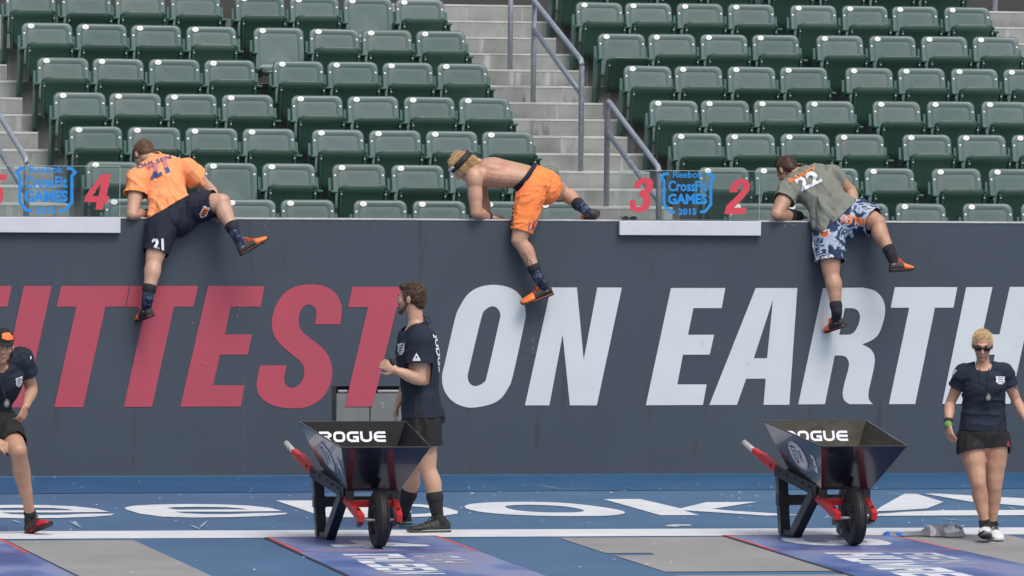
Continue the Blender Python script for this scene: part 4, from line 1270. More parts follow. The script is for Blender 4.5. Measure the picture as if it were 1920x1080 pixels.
# ------------------------------------------------------------------ people
def V3(*a): return Vector(a)
def cr_path(pts, vals, sub=4):
    """Catmull-Rom resample of points and of a list of value tuples"""
    n = len(pts)
    P, Q = [], []
    for i in range(n - 1):
        p0, p1, p2, p3 = pts[max(i - 1, 0)], pts[i], pts[i + 1], pts[min(i + 2, n - 1)]
        for k in range(sub):
            t = k / sub
            P.append(0.5 * ((2 * p1) + (p2 - p0) * t + (2 * p0 - 5 * p1 + 4 * p2 - p3) * t * t + (3 * p1 - p0 - 3 * p2 + p3) * t ** 3))
            s = t * t * (3 - 2 * t)
            Q.append(tuple(a * (1 - s) + b * s for a, b in zip(vals[i], vals[i + 1])))
    P.append(pts[-1]); Q.append(tuple(vals[-1]))
    return P, Q
def tuck_under(body, cloth_me, gap=.007):
    """skin under a garment is kept inside it"""
    if isinstance(cloth_me, tuple):
        T, lo, hi = cloth_me
    else:
        T = BVHTree.FromPolygons([v.co for v in cloth_me.vertices], [tuple(p.vertices) for p in cloth_me.polygons])
        cs = np.empty(len(cloth_me.vertices) * 3); cloth_me.vertices.foreach_get('co', cs); cs = cs.reshape(-1, 3)
        lo, hi = cs.min(0) - .01, cs.max(0) + .01
    mw = world_of(body); iv = mw.inverted()
    nrm_ = [v.normal.copy() for v in body.data.vertices]
    for v, vn in zip(body.data.vertices, nrm_):
        q = mw @ v.co
        if not (lo[0] < q.x < hi[0] and lo[1] < q.y < hi[1] and lo[2] < q.z < hi[2]): continue
        h, n, _, _ = T.find_nearest(q, .05)
        if h is None: continue
        dv = q - h
        out = dv.dot(n)
        if -gap < out < .042 and (dv - n * out).length < .006 and vn.dot(n) > .3:
            v.co = iv @ (h - n * gap)
    body.data.update()
    return T, lo, hi
OUTER = {}
class Solid:
    def __init__(self):
        self.v, self.f = [], []
    def chain(self, pts, radii, side=None, n=14, sub=4):
        pts = [Vector(p) for p in pts]
        vals = [(r, r) if not isinstance(r, tuple) else r for r in radii]
        sides = None
        if side is not None:
            sl = side if isinstance(side, list) else [side] * len(pts)
            vals = [v + tuple(s) for v, s in zip(vals, sl)]
        P, Q = cr_path(pts, vals, sub)
        t0 = (P[1] - P[0]).normalized(); t1 = (P[-1] - P[-2]).normalized()
        rings = []
        last = None
        m = len(P)
        seq = []
        for a in (0.92, 0.7, 0.38):
            k = min(Q[0][:2])
            seq.append((P[0] - t0 * k * a, Q[0], math.sqrt(1 - a * a), t0))
        for i in range(m):
            t = (P[min(i + 1, m - 1)] - P[max(i - 1, 0)]).normalized()
            seq.append((P[i], Q[i], 1.0, t))
        for a in (0.38, 0.7, 0.92):
            k = min(Q[-1][:2])
            seq.append((P[-1] + t1 * k * a, Q[-1], math.sqrt(1 - a * a), t1))
        b0 = len(self.v)
        for p, q, s, t in seq:
            if side is not None:
                sv = Vector(q[2:5]); sv = (sv - t * sv.dot(t))
                sv = sv.normalized() if sv.length > 1e-5 else ring_frame(t)[0]
            elif last is not None:
                sv = (last - t * last.dot(t)).normalized()
            else:
                sv = ring_frame(t)[0]
            last = sv
            uv = t.cross(sv)
            for k in range(n):
                a = 2 * math.pi * k / n
                self.v.append(p + sv * (q[0] * s * math.cos(a)) + uv * (q[1] * s * math.sin(a)))
        R = len(seq)
        for i in range(R - 1):
            for k in range(n):
                self.f.append((b0 + i * n + k, b0 + i * n + (k + 1) % n, b0 + (i + 1) * n + (k + 1) % n, b0 + (i + 1) * n + k))
        self.f.append(tuple(b0 + k for k in range(n))[::-1])
        self.f.append(tuple(b0 + (R - 1) * n + k for k in range(n)))
        return self
    def ell(self, c, ax, n=12):
        """ax: three semi-axis vectors"""
        c = Vector(c); a, b, d = (Vector(q) for q in ax)
        if a.cross(b).dot(d) < 0: a = -a
        b0 = len(self.v)
        m = n // 2 + 2
        for i in range(1, m):
            th = math.pi * i / m
            for k in range(n):
                ph = 2 * math.pi * k / n
                self.v.append(c + (a * math.cos(ph) + b * math.sin(ph)) * math.sin(th) + d * math.cos(th))
        top = len(self.v); self.v.append(c + d); bot = len(self.v); self.v.append(c - d)
        for i in range(m - 2):
            for k in range(n):
                self.f.append((b0 + i * n + k, b0 + (i + 1) * n + k, b0 + (i + 1) * n + (k + 1) % n, b0 + i * n + (k + 1) % n))
        for k in range(n):
            self.f.append((top, b0 + k, b0 + (k + 1) % n))
            self.f.append((bot, b0 + (m - 2) * n + (k + 1) % n, b0 + (m - 2) * n + k))
        return self
    def ball(self, c, r): return self.ell(c, (V3(r, 0, 0), V3(0, r, 0), V3(0, 0, r)))
    def mesh(self, voxel=0.006, smooth=4, fac=0.5):
        me = bpy.data.meshes.new('solid')
        me.from_pydata([tuple(v) for v in self.v], [], self.f)
        bm = bmesh.new(); bm.from_mesh(me); bmesh.ops.recalc_face_normals(bm, faces=bm.faces); bm.to_mesh(me); bm.free()
        o = bpy.data.objects.new('solid', me)
        COL.objects.link(o)
        md = o.modifiers.new('r', 'REMESH'); md.mode = 'VOXEL'; md.voxel_size = voxel; md.adaptivity = 0
        if smooth:
            ms = o.modifiers.new('s', 'SMOOTH'); ms.factor = fac; ms.iterations = smooth
        dg = bpy.context.evaluated_depsgraph_get()
        out = bpy.data.meshes.new_from_object(o.evaluated_get(dg))
        bpy.data.objects.remove(o); bpy.data.meshes.remove(me)
        return out
    def build(self, name, material, parent, voxel=0.006, smooth=4, fac=0.5, cuts=(), wrinkle=None, thick=0.0, relief=None, tuck=None):
        me = self.mesh(voxel, smooth, fac)
        if wrinkle or relief:
            co = np.empty(len(me.vertices) * 3); me.vertices.foreach_get('co', co); co = co.reshape(-1, 3)
            no = np.array([v.normal[:] for v in me.vertices])
            disp = np.zeros(len(co))
            if wrinkle:
                amp, fr, dirs = wrinkle        # dirs: direction the folds run along
                d = Vector(dirs).normalized(); s, u = ring_frame(d)
                for i, p in enumerate(co):
                    q = Vector(p)
                    w = Vector((q.dot(d) * fr * .28, q.dot(s) * fr, q.dot(u) * fr))
                    w2 = w + Vector((1, 1, 1)) * noise.noise(w * .5) * .8
                    disp[i] = amp * (1.5 * max(0, 1 - 2.4 * abs(noise.noise(w2))) ** 1.5 - .35 + .55 * max(0, 1 - 3 * abs(noise.noise(w2 * 2.1 + Vector((5, 3, 1))))) + .25 * noise.noise(w2 * 4.5))
            if relief:
                for i, p in enumerate(co): disp[i] += relief(Vector(p))
            co = co + no * disp[:, None]
            me.vertices.foreach_set('co', co.reshape(-1))
        if cuts:
            bm = bmesh.new(); bm.from_mesh(me)
            for cut in cuts:
                pt, nrm, rad = Vector(cut[0]), Vector(cut[1]).normalized(), cut[2]
                fs = [f for f in bm.faces if (f.calc_center_median() - pt).length < rad]
                if len(cut) > 3:      # only what lies close to the limb's axis
                    fs = [f for f in fs if ((f.calc_center_median() - pt) - nrm * (f.calc_center_median() - pt).dot(nrm)).length < cut[3]]
                geom = set(fs)
                for f in fs:
                    geom.update(f.edges); geom.update(f.verts)
                bmesh.ops.bisect_plane(bm, geom=list(geom), plane_co=pt, plane_no=nrm, clear_outer=True)
            # drop loose bits left beyond a hem
            seen, parts_ = set(), []
            for v in bm.verts:
                if v in seen: continue
                st, comp = [v], []
                seen.add(v)
                while st:
                    q = st.pop(); comp.append(q)
                    for e in q.link_edges:
                        w = e.other_vert(q)
                        if w not in seen: seen.add(w); st.append(w)
                parts_.append(comp)
            big = max(len(c) for c in parts_)
            for c in parts_:
                if len(c) < big * .25: bmesh.ops.delete(bm, geom=c, context='VERTS')
            bm.to_mesh(me); bm.free()
        me.name = name
        me.materials.clear(); me.materials.append(material)
        me.polygons.foreach_set('use_smooth', [True] * len(me.polygons))
        o = link(name, me)
        if tuck is not None:
            OUTER[o.name] = tuck_under(tuck, me)
        if thick:
            sd = o.modifiers.new('cloth', 'SOLIDIFY'); sd.thickness = thick; sd.offset = -1
            dg = bpy.context.evaluated_depsgraph_get()
            m2 = bpy.data.meshes.new_from_object(o.evaluated_get(dg))
            o.modifiers.clear(); o.data = m2; m2.name = name
        if parent is not None: keep_in_world(o, parent)
        return o

def limb_pts(a, b, ts): return [a.lerp(b, t) for t in ts]
class Person:
    def __init__(self, J, build=1.0, female=False, arm=1.0, leg=1.0):
        self.J = {k: Vector(v) for k, v in J.items()}
        self.b, self.fem, self.ka, self.kl = build, female, arm, leg
    def torso(self, S, g=0.0, lo=0.0, up=0.0, neck=True):
        J, b = self.J, self.b
        P, C, N = J['pelvis'], J['chest'], J['neck']
        hs = (J['hipR'] - J['hipL']).normalized(); ss = (J['shR'] - J['shL']).normalized()
        up0 = (J['chest'] - P).normalized()
        waist = J.get('waist', P.lerp(C, .48))
        mix = (hs + ss).normalized()
        if self.fem:
            R = [(.145, .105), (.168, .114), (.146, .098), (.150, .102), (.146, .090), (.055, .050)]
        else:
            R = [(.135, .105), (.152, .112), (.138, .098), (.168, .116), (.165, .100), (.066, .058)]
        R = [(a * b + g, d * b + g) for a, d in R]
        pts = [P - up0 * (.07 + lo), P, waist, C, C.lerp(N, .58), N - (N - C).normalized() * .01]
        S.chain(pts, R, [hs, hs, mix, ss, ss, ss], n=22)
        fr = mix.cross(up0).normalized() * (1 if True else -1)   # forward = right x up ... checked by 'front'
        if 'front' in J:
            if fr.dot(J['front']) < 0: fr = -fr
        self.fr = fr
        for s in ('L', 'R'):
            sh = J['sh' + s]
            top = C.lerp(N, .85)
            S.chain([top, top.lerp(sh, .55), sh], [.052 * b + g, .058 * b + g, .058 * b + g], n=14)
            S.chain([C.lerp(waist, .35) + (sh - C) * .33, C + (sh - C) * .55, sh], [.07 * b + g, .07 * b + g, .052 * b + g], n=12)
            if self.fem:
                S.ell(C + fr * .058 + (sh - C) * .34 - up0 * .03, (ss * (.066 + g), fr * (.058 + g), up0 * (.064 + g)))
            else:
                ctr = C + fr * .060 + (sh - C) * .36 + up0 * .03
                S.ell(ctr, (ss * (.085 * b + g), fr * (.055 * b + g), ss.cross(fr) * (.065 * b + g)))
            # glute
            hp = J['hip' + s]
            S.ell(P.lerp(hp, .75) - fr * .045 - up0 * .03, (hs * (.085 * b + g), fr * (.085 * b + g), hs.cross(fr) * (.095 * b + g)))
    def arm(self, S, s, g=0.0, t0=0.0, t1=2.0, hand=True, **hk):
        J, k = self.J, self.ka * self.b
        sh, el, wr = J['sh' + s], J['el' + s], J['wr' + s]
        S.ell(sh.lerp(el, .08), ((el - sh).normalized() * (.085 * k + g), *[q * (.062 * k + g) for q in ring_frame(el - sh)]))
        S.chain(limb_pts(sh, el, (0, .25, .5, .75, 1)), [.053 * k + g, .050 * k + g, .051 * k + g, .044 * k + g, .040 * k + g], n=12)
        if t1 > 1:
            S.chain(limb_pts(el, wr, (0, .22, .45, .75, 1)), [.040 * k + g, .045 * k + g, .041 * k + g, .031 * k + g, (.028 * k + g, .023 * k + g)], n=12)
        if hand and t1 > 1:
            self.hand(S, s, **hk)
    def hand(self, S, s, dir=None, palm=(0, 1, 0), curl=.5, size=1.0, thumb=1, spread=.011):
        J = self.J
        wr, el = J['wr' + s], J['el' + s]
        d = (Vector(dir) if dir is not None else (wr - el)).normalized()
        pn = Vector(palm); pn = (pn - d * pn.dot(d)).normalized()     # palm faces along pn
        sd = d.cross(pn).normalized() * thumb                           # thumb side
        k = size
        c = wr + d * .012
        S.chain([wr - d * .01, wr + d * .03 * k, wr + d * .085 * k], [(.027 * k, .020 * k), (.037 * k, .017 * k), (.040 * k, .014 * k)], [sd] * 3, n=12)
        for i, ln in enumerate((.072, .080, .074, .058)):
            off = sd * (.031 - .0205 * i) * k
            base = wr + d * .080 * k + off
            d1 = (d + pn * curl * .55 + sd * spread * 6 * (1.5 - i)).normalized()
            d2 = (d + pn * curl * 1.5).normalized(); d3 = (d + pn * curl * 3.2).normalized()
            p1 = base + d1 * ln * .46 * k; p2 = p1 + d2 * ln * .32 * k; p3 = p2 + d3 * ln * .24 * k
            S.chain([base - d * .02, base, p1, p2, p3], [.0092 * k, .0098 * k, .0088 * k, .0080 * k, .0068 * k], n=8, sub=3)
        b = wr + d * .022 * k + sd * .024 * k
        t1 = (d * .62 + sd * .75 + pn * .25).normalized(); t2 = (d * .95 + sd * .18 + pn * .4 * curl).normalized()
        S.chain([b - sd * .012, b + t1 * .036 * k, b + t1 * .040 * k + t2 * .030 * k, b + t1 * .042 * k + t2 * .052 * k], [.014 * k, .0125 * k, .0105 * k, .0085 * k], n=8, sub=3)
    def leg(self, S, s, g=0.0, upto=2.0, back=None, grow=0.0, foot=False):
        J, k = self.J, self.kl * self.b
        h, kn, an = J['hip' + s], J['kn' + s], J['an' + s]
        R = [.094, .096, .086, .072, .060] if not self.fem else [.092, .096, .086, .070, .058]
        ts = (0, .22, .48, .75, 1)
        lim = [(t, r) for t, r in zip(ts, R) if t <= max(upto, .48)]
        if upto < 1:
            lim = [(t, r) for t, r in zip(ts, R) if t < upto] + [(upto, np.interp(upto, ts, R))]
        S.chain([h.lerp(kn, t) for t, _ in lim], [r * k + g + grow * t for t, r in lim], n=16)
        if upto > 1:
            bk = Vector(back) if back is not None else Vector((0, 0, 0))
            dn = (an - kn).normalized()
            bk = (bk - dn * bk.dot(dn))
            bk = bk.normalized() if bk.length > 1e-4 else bk
            S.chain([kn.lerp(an, t) + bk * o for t, o in ((0, 0), (.12, .004), (.32, .014), (.58, .008), (.82, 0), (1, 0))], [.058 * k, .055 * k, .059 * k, .047 * k, .036 * k, .033 * k], n=14)
            self.shank = getattr(self, 'shank', {}); self.shank[s] = (bk, k)
            sv = dn.cross(bk) if bk.length > .1 else ring_frame(dn)[0]
            for q in (-1, 1):
                S.ell(kn.lerp(an, .30) + bk * .024 + sv * q * .018, (dn * .095 * k, bk * .036 * k if bk.length > .1 else ring_frame(dn)[0] * .036, sv * .032 * k))
            S.ell(kn - bk * .022, (dn * .036, sv * .034, (bk if bk.length > .1 else ring_frame(dn)[1]) * .038))
        if foot and upto > 1 and 'to' + s in J:
            he, to = J['he' + s], J['to' + s]
            up = (an - he.lerp(to, .25)).normalized()
            S.chain([an, he.lerp(to, .22) + up * .045, he.lerp(to, .6) + up * .035, he.lerp(to, .85) + up * .028], [.030, .026, .024, .018], n=10)
    def head_frame(self):
        J = self.J
        f = Vector(J['face']).normalized()
        u = Vector(J['headup']); u = (u - f * u.dot(f)).normalized()
        r = f.cross(u)
        H = J['head']
        return lambda x, y, z: H + r * x + f * y + u * z, r, f, u
    def head(self, S, k=1.0, nose=1.0):
        T, r, f, u = self.head_frame()
        E = lambda c, a, b, d: S.ell(T(*[q * k for q in c]), (r * a * k, f * b * k, u * d * k), 16)
        E((0, -.012, .032), .075, .096, .086)
        E((0, .030, -.012), .062, .066, .088)
        E((0, .028, -.062), .053, .058, .046)
        E((0, .062, -.094), .027, .026, .020)
        E((0, .080, .030), .050, .018, .012)
        for q in (-1, 1):
            E((q * .040, .062, -.020), .024, .026, .022)
            E((q * .076, -.004, -.006), .009, .019, .031)
            E((q * .080, -.010, .004), .006, .014, .020)
        S.chain([T(0, .090 * k, .022 * k), T(0, .104 * k, -.004 * k), T(0, .112 * k * nose, -.022 * k)], [.008 * k, .010 * k, .013 * k], n=8)
        E((0, .100, -.026), .018, .012, .009)
        E((0, .086, -.054), .024, .012, .007); E((0, .084, -.064), .021, .012, .007)
        N = self.J['neck']
        S.chain([N - (self.J['neck'] - self.J['chest']).normalized() * .05, N, T(0, -.026 * k, -.055 * k)], [.068 * (1 if not self.fem else .82), .060 * (1 if not self.fem else .80), .056 * (1 if not self.fem else .82)], n=14)
    def face_parts(self, root, k=1.0, eyes=True, brow=(.05, .03, .02)):
        T, r, f, u = self.head_frame()
        if eyes:
            for q in (-1, 1):
                S = Solid(); S.ell(T(q * .031 * k, .083 * k, .010 * k), (r * .013, f * .009, u * .006))
                o = raw(S, 'eye', mat('eye_white', (.55, .53, .50), .3, (.5, .48, .46), scale=60), root)
                S = Solid(); S.ell(T(q * .031 * k, .089 * k, .010 * k), (r * .006, f * .005, u * .006))
                raw(S, 'iris', mat('iris_dark', (.03, .02, .015), .2, (.05, .03, .02), scale=60), o)
        for q in (-1, 1):
            S = Solid(); S.chain([T(q * .014 * k, .097 * k, .031 * k), T(q * .034 * k, .093 * k, .037 * k), T(q * .052 * k, .078 * k, .031 * k)], [.0035, .005, .003], n=6)
            raw(S, 'eyebrow', mat('brow_%d' % int(brow[0] * 1000), brow, .8, tuple(c * 1.4 for c in brow), scale=80), root)
        S = Solid(); S.chain([T(-.021 * k, .092 * k, -.059 * k), T(0, .0985 * k, -.0585 * k), T(.021 * k, .092 * k, -.059 * k)], [.002, .0042, .002], n=6)
        raw(S, 'lips', mat('lips_pink', (.36, .14, .11), .5, (.42, .17, .14), scale=60), root)
def raw(S, name, material, parent, smooth=True):
    o = mesh_obj(name, S.v, S.f, material, None, smooth)
    if parent is not None: keep_world_any(o, parent)
    return o
def world_of(o):
    m = Matrix.Translation(o.location) @ o.rotation_euler.to_matrix().to_4x4()
    if o.parent is not None:
        return world_of(o.parent) @ o.matrix_parent_inverse @ m
    return m
def keep_world_any(o, parent):
    o.parent = parent
    o.matrix_parent_inverse = world_of(parent).inverted()
    return o
def skin_mat(name, c, c2, red):
    m = mat(name, c, 0.46, c2, scale=9, detail=8, bump=0.22, bump_scale=95, sss=0.06, spec=0.45)
    speck_layer(m, red, 6, .56)
    return speck_layer(m, tuple(q * .72 for q in red), 34, .68)
sk_fair = skin_mat('skin_fair', (.50, .295, .205), (.56, .345, .25), (.50, .255, .185))
sk_tan = skin_mat('skin_tan', (.42, .235, .155), (.49, .285, .195), (.41, .20, .135))
sk_warm = skin_mat('skin_warm', (.49, .275, .185), (.56, .33, .235), (.49, .235, .165))
def cloth(name, c, c2, rough=.85, **k): return mat(name, c, rough, c2, scale=k.pop('scale', 9), bump=.25, bump_scale=k.pop('bs', 160), **k)
m_orange = cloth('orange_jersey', (.93, .325, .125), (.96, .355, .15))
m_orange2 = cloth('orange_shorts', (.97, .245, .065), (1.0, .27, .08))
m_navy_sh = cloth('navy_shorts', (.006, .009, .024), (.010, .014, .033))
m_navy_tee = cloth('navy_tee', (.0060, .0125, .028), (.0095, .0175, .037))
m_black_sh = cloth('black_shorts', (.008, .008, .010), (.014, .014, .016))
m_olive = cloth('olive_jersey', (.165, .178, .150), (.20, .212, .18))
m_sock_k = cloth('black_sock', (.010, .011, .015), (.018, .019, .024))
m_sock_n = mat('navy_pattern_sock', (.012, .020, .045), .9, (.07, .10, .17), scale=26, contrast=(.52, .56), bump=.2)
m_white_p = mat('print_white', (.74, .77, .82), .7, (.68, .71, .77), scale=20)
m_orange_p = mat('print_orange', (.90, .22, .05), .7, (.84, .20, .05), scale=20)
m_navy_p = mat('print_navy', (.03, .07, .24), .7, (.04, .09, .28), scale=20)
m_pink_p = mat('print_pink', (.52, .17, .22), .7, (.46, .17, .24), scale=20)
def camo():
    m = bpy.data.materials.new('blue_camouflage'); m.use_nodes = True
    nt = m.node_tree; b = nt.nodes['Principled BSDF']; b.inputs['Roughness'].default_value = .85
    tc = nt.nodes.new('ShaderNodeTexCoord'); mp = nt.nodes.new('ShaderNodeMapping'); mp.inputs['Scale'].default_value = (1, 1, 1.25)
    n = nt.nodes.new('ShaderNodeTexNoise'); n.inputs['Scale'].default_value = 7.5; n.inputs['Detail'].default_value = 1.2; n.inputs['Distortion'].default_value = 1.1
    r = nt.nodes.new('ShaderNodeValToRGB'); r.color_ramp.interpolation = 'CONSTANT'
    e = r.color_ramp.elements
    e[0].position, e[0].color = 0, (.018, .036, .085, 1)
    e[1].position, e[1].color = .47, (.10, .16, .30, 1)
    x = e.new(.505); x.color = (.40, .46, .56, 1)
    x = e.new(.62); x.color = (.02, .04, .095, 1)
    x = e.new(.70); x.color = (.33, .39, .5, 1)
    nt.links.new(tc.outputs['Object'], mp.inputs['Vector']); nt.links.new(mp.outputs['Vector'], n.inputs['Vector'])
    nt.links.new(n.outputs['Fac'], r.inputs['Fac']); nt.links.new(r.outputs['Color'], b.inputs['Base Color'])
    return m
m_camo = camo()

# prints follow the cloth: outlines are dropped along a direction onto the garment
_BVH = {}
def cloth_print(name, tris, target, material, eye=None, lift=.004):
    """tris: list of triangles of picture points; each point is carried along the view line to the garment's surface"""
    bm = bmesh.new()
    for t in tris:
        bm.faces.new([bm.verts.new((p[0], p[1], 0)) for p in t])
    bmesh.ops.remove_doubles(bm, verts=bm.verts, dist=.01)
    for _ in range(4):
        es = [e for e in bm.edges if e.calc_length() > 2.0]
        if not es: break
        bmesh.ops.subdivide_edges(bm, edges=es, cuts=1)
        bmesh.ops.triangulate(bm, faces=[f for f in bm.faces if len(f.verts) > 3])
    if target.name not in _BVH:
        mw = world_of(target)
        _BVH[target.name] = BVHTree.FromPolygons([mw @ v.co for v in target.data.vertices], [tuple(p.vertices) for p in target.data.polygons])
    T = _BVH[target.name]
    bad = []
    for v in bm.verts:
        d = ray(v.co.x, v.co.y).normalized()
        hit, nr, _, _ = T.ray_cast(CAM, d)
        if hit is None: bad.append(v); continue
        if nr.dot(d) > 0: nr = -nr
        v.co = hit + nr * lift
    bmesh.ops.delete(bm, geom=bad, context='VERTS')
    if not bm.faces:
        bm.free(); return None
    o = bm_obj(name, bm, material, None, True)
    keep_world_any(o, target)
    return o
def shape_tris(loops):
    L3 = [[Vector((p[0], p[1], 0)) for p in lp] for lp in loops]
    fl = [(p.x, p.y) for lp in L3 for p in lp]
    return [[fl[i] for i in t] for t in tessellate_polygon(L3)]
def text_px(s, org, ux, vy, **kw):
    """text as picture triangles: origin, vector of its full width, vector of its height"""
    Vt, T, w = text_tris(s, **kw)
    P = [(org[0] + ux[0] * v[0] / w + vy[0] * v[1], org[1] + ux[1] * v[0] / w + vy[1] * v[1]) for v in Vt]
    return [[P[i] for i in t] for t in T]

# shoes, socks, hair
def shoe(root, an, he, to, cols, sock=None, sock_top=None, laces=None, up=None, w=1.0, swoosh=True):
    an, he, to = Vector(an), Vector(he), Vector(to)
    ax = (to - he); L = ax.length; fx = ax / L
    upv = Vector(up) if up is not None else (an - he.lerp(to, .26))
    upv = (upv - fx * upv.dot(fx)).normalized(); sd = fx.cross(upv)
    def X(t, s, h): return he + fx * (L * t) + sd * s + upv * h
    prof = [(0.0, .028, .076), (.06, .036, .094), (.16, .040, .100), (.30, .041, .100), (.42, .043, .090), (.55, .047, .076), (.70, .050, .062), (.84, .047, .051), (.94, .036, .043), (1.0, .019, .032)]
    sole_h = .024
    def loft(rows, name, material, parent):
        n = 16; bm = bmesh.new(); rg = []
        for t, hw, h0, h1 in rows:
            ring = []
            for k in range(n):
                a = 2 * math.pi * k / n
                c, s = math.cos(a), math.sin(a)
                e = .72
                x = math.copysign(abs(c) ** e, c) * hw * w; z = (h0 + h1) / 2 + math.copysign(abs(s) ** (e if s < 0 else 1.0), s) * (h1 - h0) / 2
                if s > 0: x *= 1 - .28 * s
                ring.append(bm.verts.new(X(t, x, z)))
            rg.append(ring)
        for a, b in zip(rg[:-1], rg[1:]):
            for k in range(n): bm.faces.new((a[k], a[(k + 1) % n], b[(k + 1) % n], b[k]))
        bm.faces.new(rg[0]); bm.faces.new(rg[-1])
        bmesh.ops.recalc_face_normals(bm, faces=bm.faces)
        o = bm_obj(name, bm, material, None, True)
        keep_world_any(o, parent); return o
    i0 = 6 if cols.get('split', True) else 9
    rows = [(t, hw, sole_h * .55, h) for t, hw, h in prof]
    up_o = loft(rows[:i0 + 1] if i0 < 9 else rows, 'shoe', cols['upper'], root)
    if i0 < 9:
        loft([(rows[i0 - 1][0] + .02, rows[i0 - 1][1] * 1.02, rows[i0 - 1][2], rows[i0 - 1][3] + .001)] + [(t, hw * 1.012, a, b + .001) for t, hw, a, b in rows[i0:]], 'toe_cap', cols['toe'], up_o)
    loft([(t if 0 < t < 1 else (t - .012 if t == 0 else t + .012), hw + .005, -.002 + .010 * max(0, (t - .85) / .15), sole_h + .010 * max(0, (t - .85) / .15)) for t, hw, h in prof], 'sole', cols['sole'], up_o)
    if 'mid' in cols:
        loft([(t, hw + .0062, sole_h * .55, sole_h * .95) for t, hw, h in prof[:7]], 'midsole', cols['mid'], up_o)
    lm = cols.get('lace')
    if lm:
        S = Solid()
        for t, h in ((.36, .099), (.43, .092), (.50, .084), (.57, .077)):
            S.chain([X(t, -.026 * w, h - .012), X(t + .01, 0, h + .003), X(t, .026 * w, h - .012)], [.0042] * 3, n=6, sub=2)
        S.chain([X(.35, 0, .104), X(.38, .022, .114), X(.44, .034, .104), X(.36, .01, .104)], [.0036] * 4, n=6, sub=3)
        S.chain([X(.35, 0, .104), X(.38, -.022, .116), X(.45, -.032, .104), X(.36, -.01, .104)], [.0036] * 4, n=6, sub=3)
        S.chain([X(.35, 0, .104), X(.42, .012, .110), X(.50, .03, .088)], [.003] * 3, n=6, sub=3)
        raw(S, 'laces', lm, up_o)
    if swoosh and 'label' in cols:
        for q in (-1, 1):
            S = Solid(); S.chain([X(.08, q * .0335 * w, .050), X(.20, q * .0375 * w, .066)], [(.006, .0025)] * 2, [upv] * 2, n=8, sub=2)
            raw(S, 'side_label', cols['label'], up_o)
    if sock is not None:
        S = Solid()
        if isinstance(sock_top, tuple):      # (person, side, fraction of the shank): the sock follows the leg
            pp, ss_, fr_ = sock_top
            kn = pp.J['kn' + ss_]; bk, kk = pp.shank[ss_]
            oo = lambda t: float(np.interp(t, (0, .12, .32, .58, .82, 1), (0, .004, .014, .008, 0, 0)))
            rr_ = lambda t: float(np.interp(t, (0, .12, .32, .58, .82, 1), (.058, .055, .062, .050, .0375, .034))) * kk + .0055
            fs_ = [1 - fr_ * q for q in (0, .33, .66, 1)]
            pts_ = [kn.lerp(an, t) + bk * oo(t) for t in fs_]
            tp = pts_[-1]
            S.chain([X(.20, 0, .05), X(.19, 0, .080)] + pts_, [.036, .041] + [rr_(t) for t in fs_], n=18)
            rt = rr_(fs_[-1])
        else:
            tp = Vector(sock_top); rt = .043
            S.chain([X(.20, 0, .05), X(.18, 0, .082), an, an.lerp(tp, .5), tp], [.036, .040, .039, .041, .043], n=16)
        so = raw(S, 'sock', sock, root)
        S = Solid(); d = (tp - an).normalized()
        S.chain([tp - d * .012, tp + d * .004], [rt + .002, rt + .002], n=18, sub=2)
        raw(S, 'sock_band', m_sock_k, so)
    return up_o
C_ORANGE = dict(upper=mat('shoe_charcoal_mesh', (.030, .026, .024), .7, (.052, .045, .042), scale=60, bump=.2), toe=mat('shoe_orange', (.92, .20, .045), .55, (.96, .24, .06), scale=30),
    sole=mat('shoe_black_sole', (.016, .013, .013), .6, (.03, .022, .02), scale=20), mid=mat('shoe_plum_midsole', (.22, .07, .07), .5, (.26, .09, .09), scale=20), lace=mat('lace_orange', (.93, .12, .03), .6, (.9, .15, .05), scale=30), label=m_white_p)
C_BLACK = dict(upper=mat('shoe_black_mesh', (.015, .015, .017), .65, (.045, .045, .047), scale=45, contrast=(.5, .62), bump=.2), sole=mat('shoe_dark_sole', (.05, .052, .055), .6, (.07, .072, .075), scale=20), mid=mat('shoe_pale_midsole', (.42, .46, .46), .5, (.48, .52, .52), scale=20), lace=mat('lace_black', (.01, .01, .012), .7, (.02, .02, .022), scale=30), split=False)
C_RED = dict(upper=mat('shoe_dark_heel', (.035, .022, .02), .6, (.05, .03, .03), scale=40), toe=mat('shoe_red', (.42, .012, .02), .45, (.48, .02, .03), scale=30), sole=mat('shoe_red_black_sole', (.02, .012, .013), .6, (.16, .015, .02), scale=9, contrast=(.5, .55)), lace=mat('lace_black', (.01, .01, .012), .7), mid=mat('shoe_red', (.42, .012, .02)))
C_WHITE = dict(upper=mat('shoe_white_mesh', (.60, .61, .63), .6, (.70, .71, .72), scale=40, bump=.15), sole=mat('shoe_white_sole', (.55, .56, .58), .6, (.62, .63, .64), scale=20), mid=mat('shoe_white_midsole', (.66, .67, .69), .5, (.6, .6, .62), scale=20), lace=mat('lace_black', (.01, .01, .012), .7), split=False)
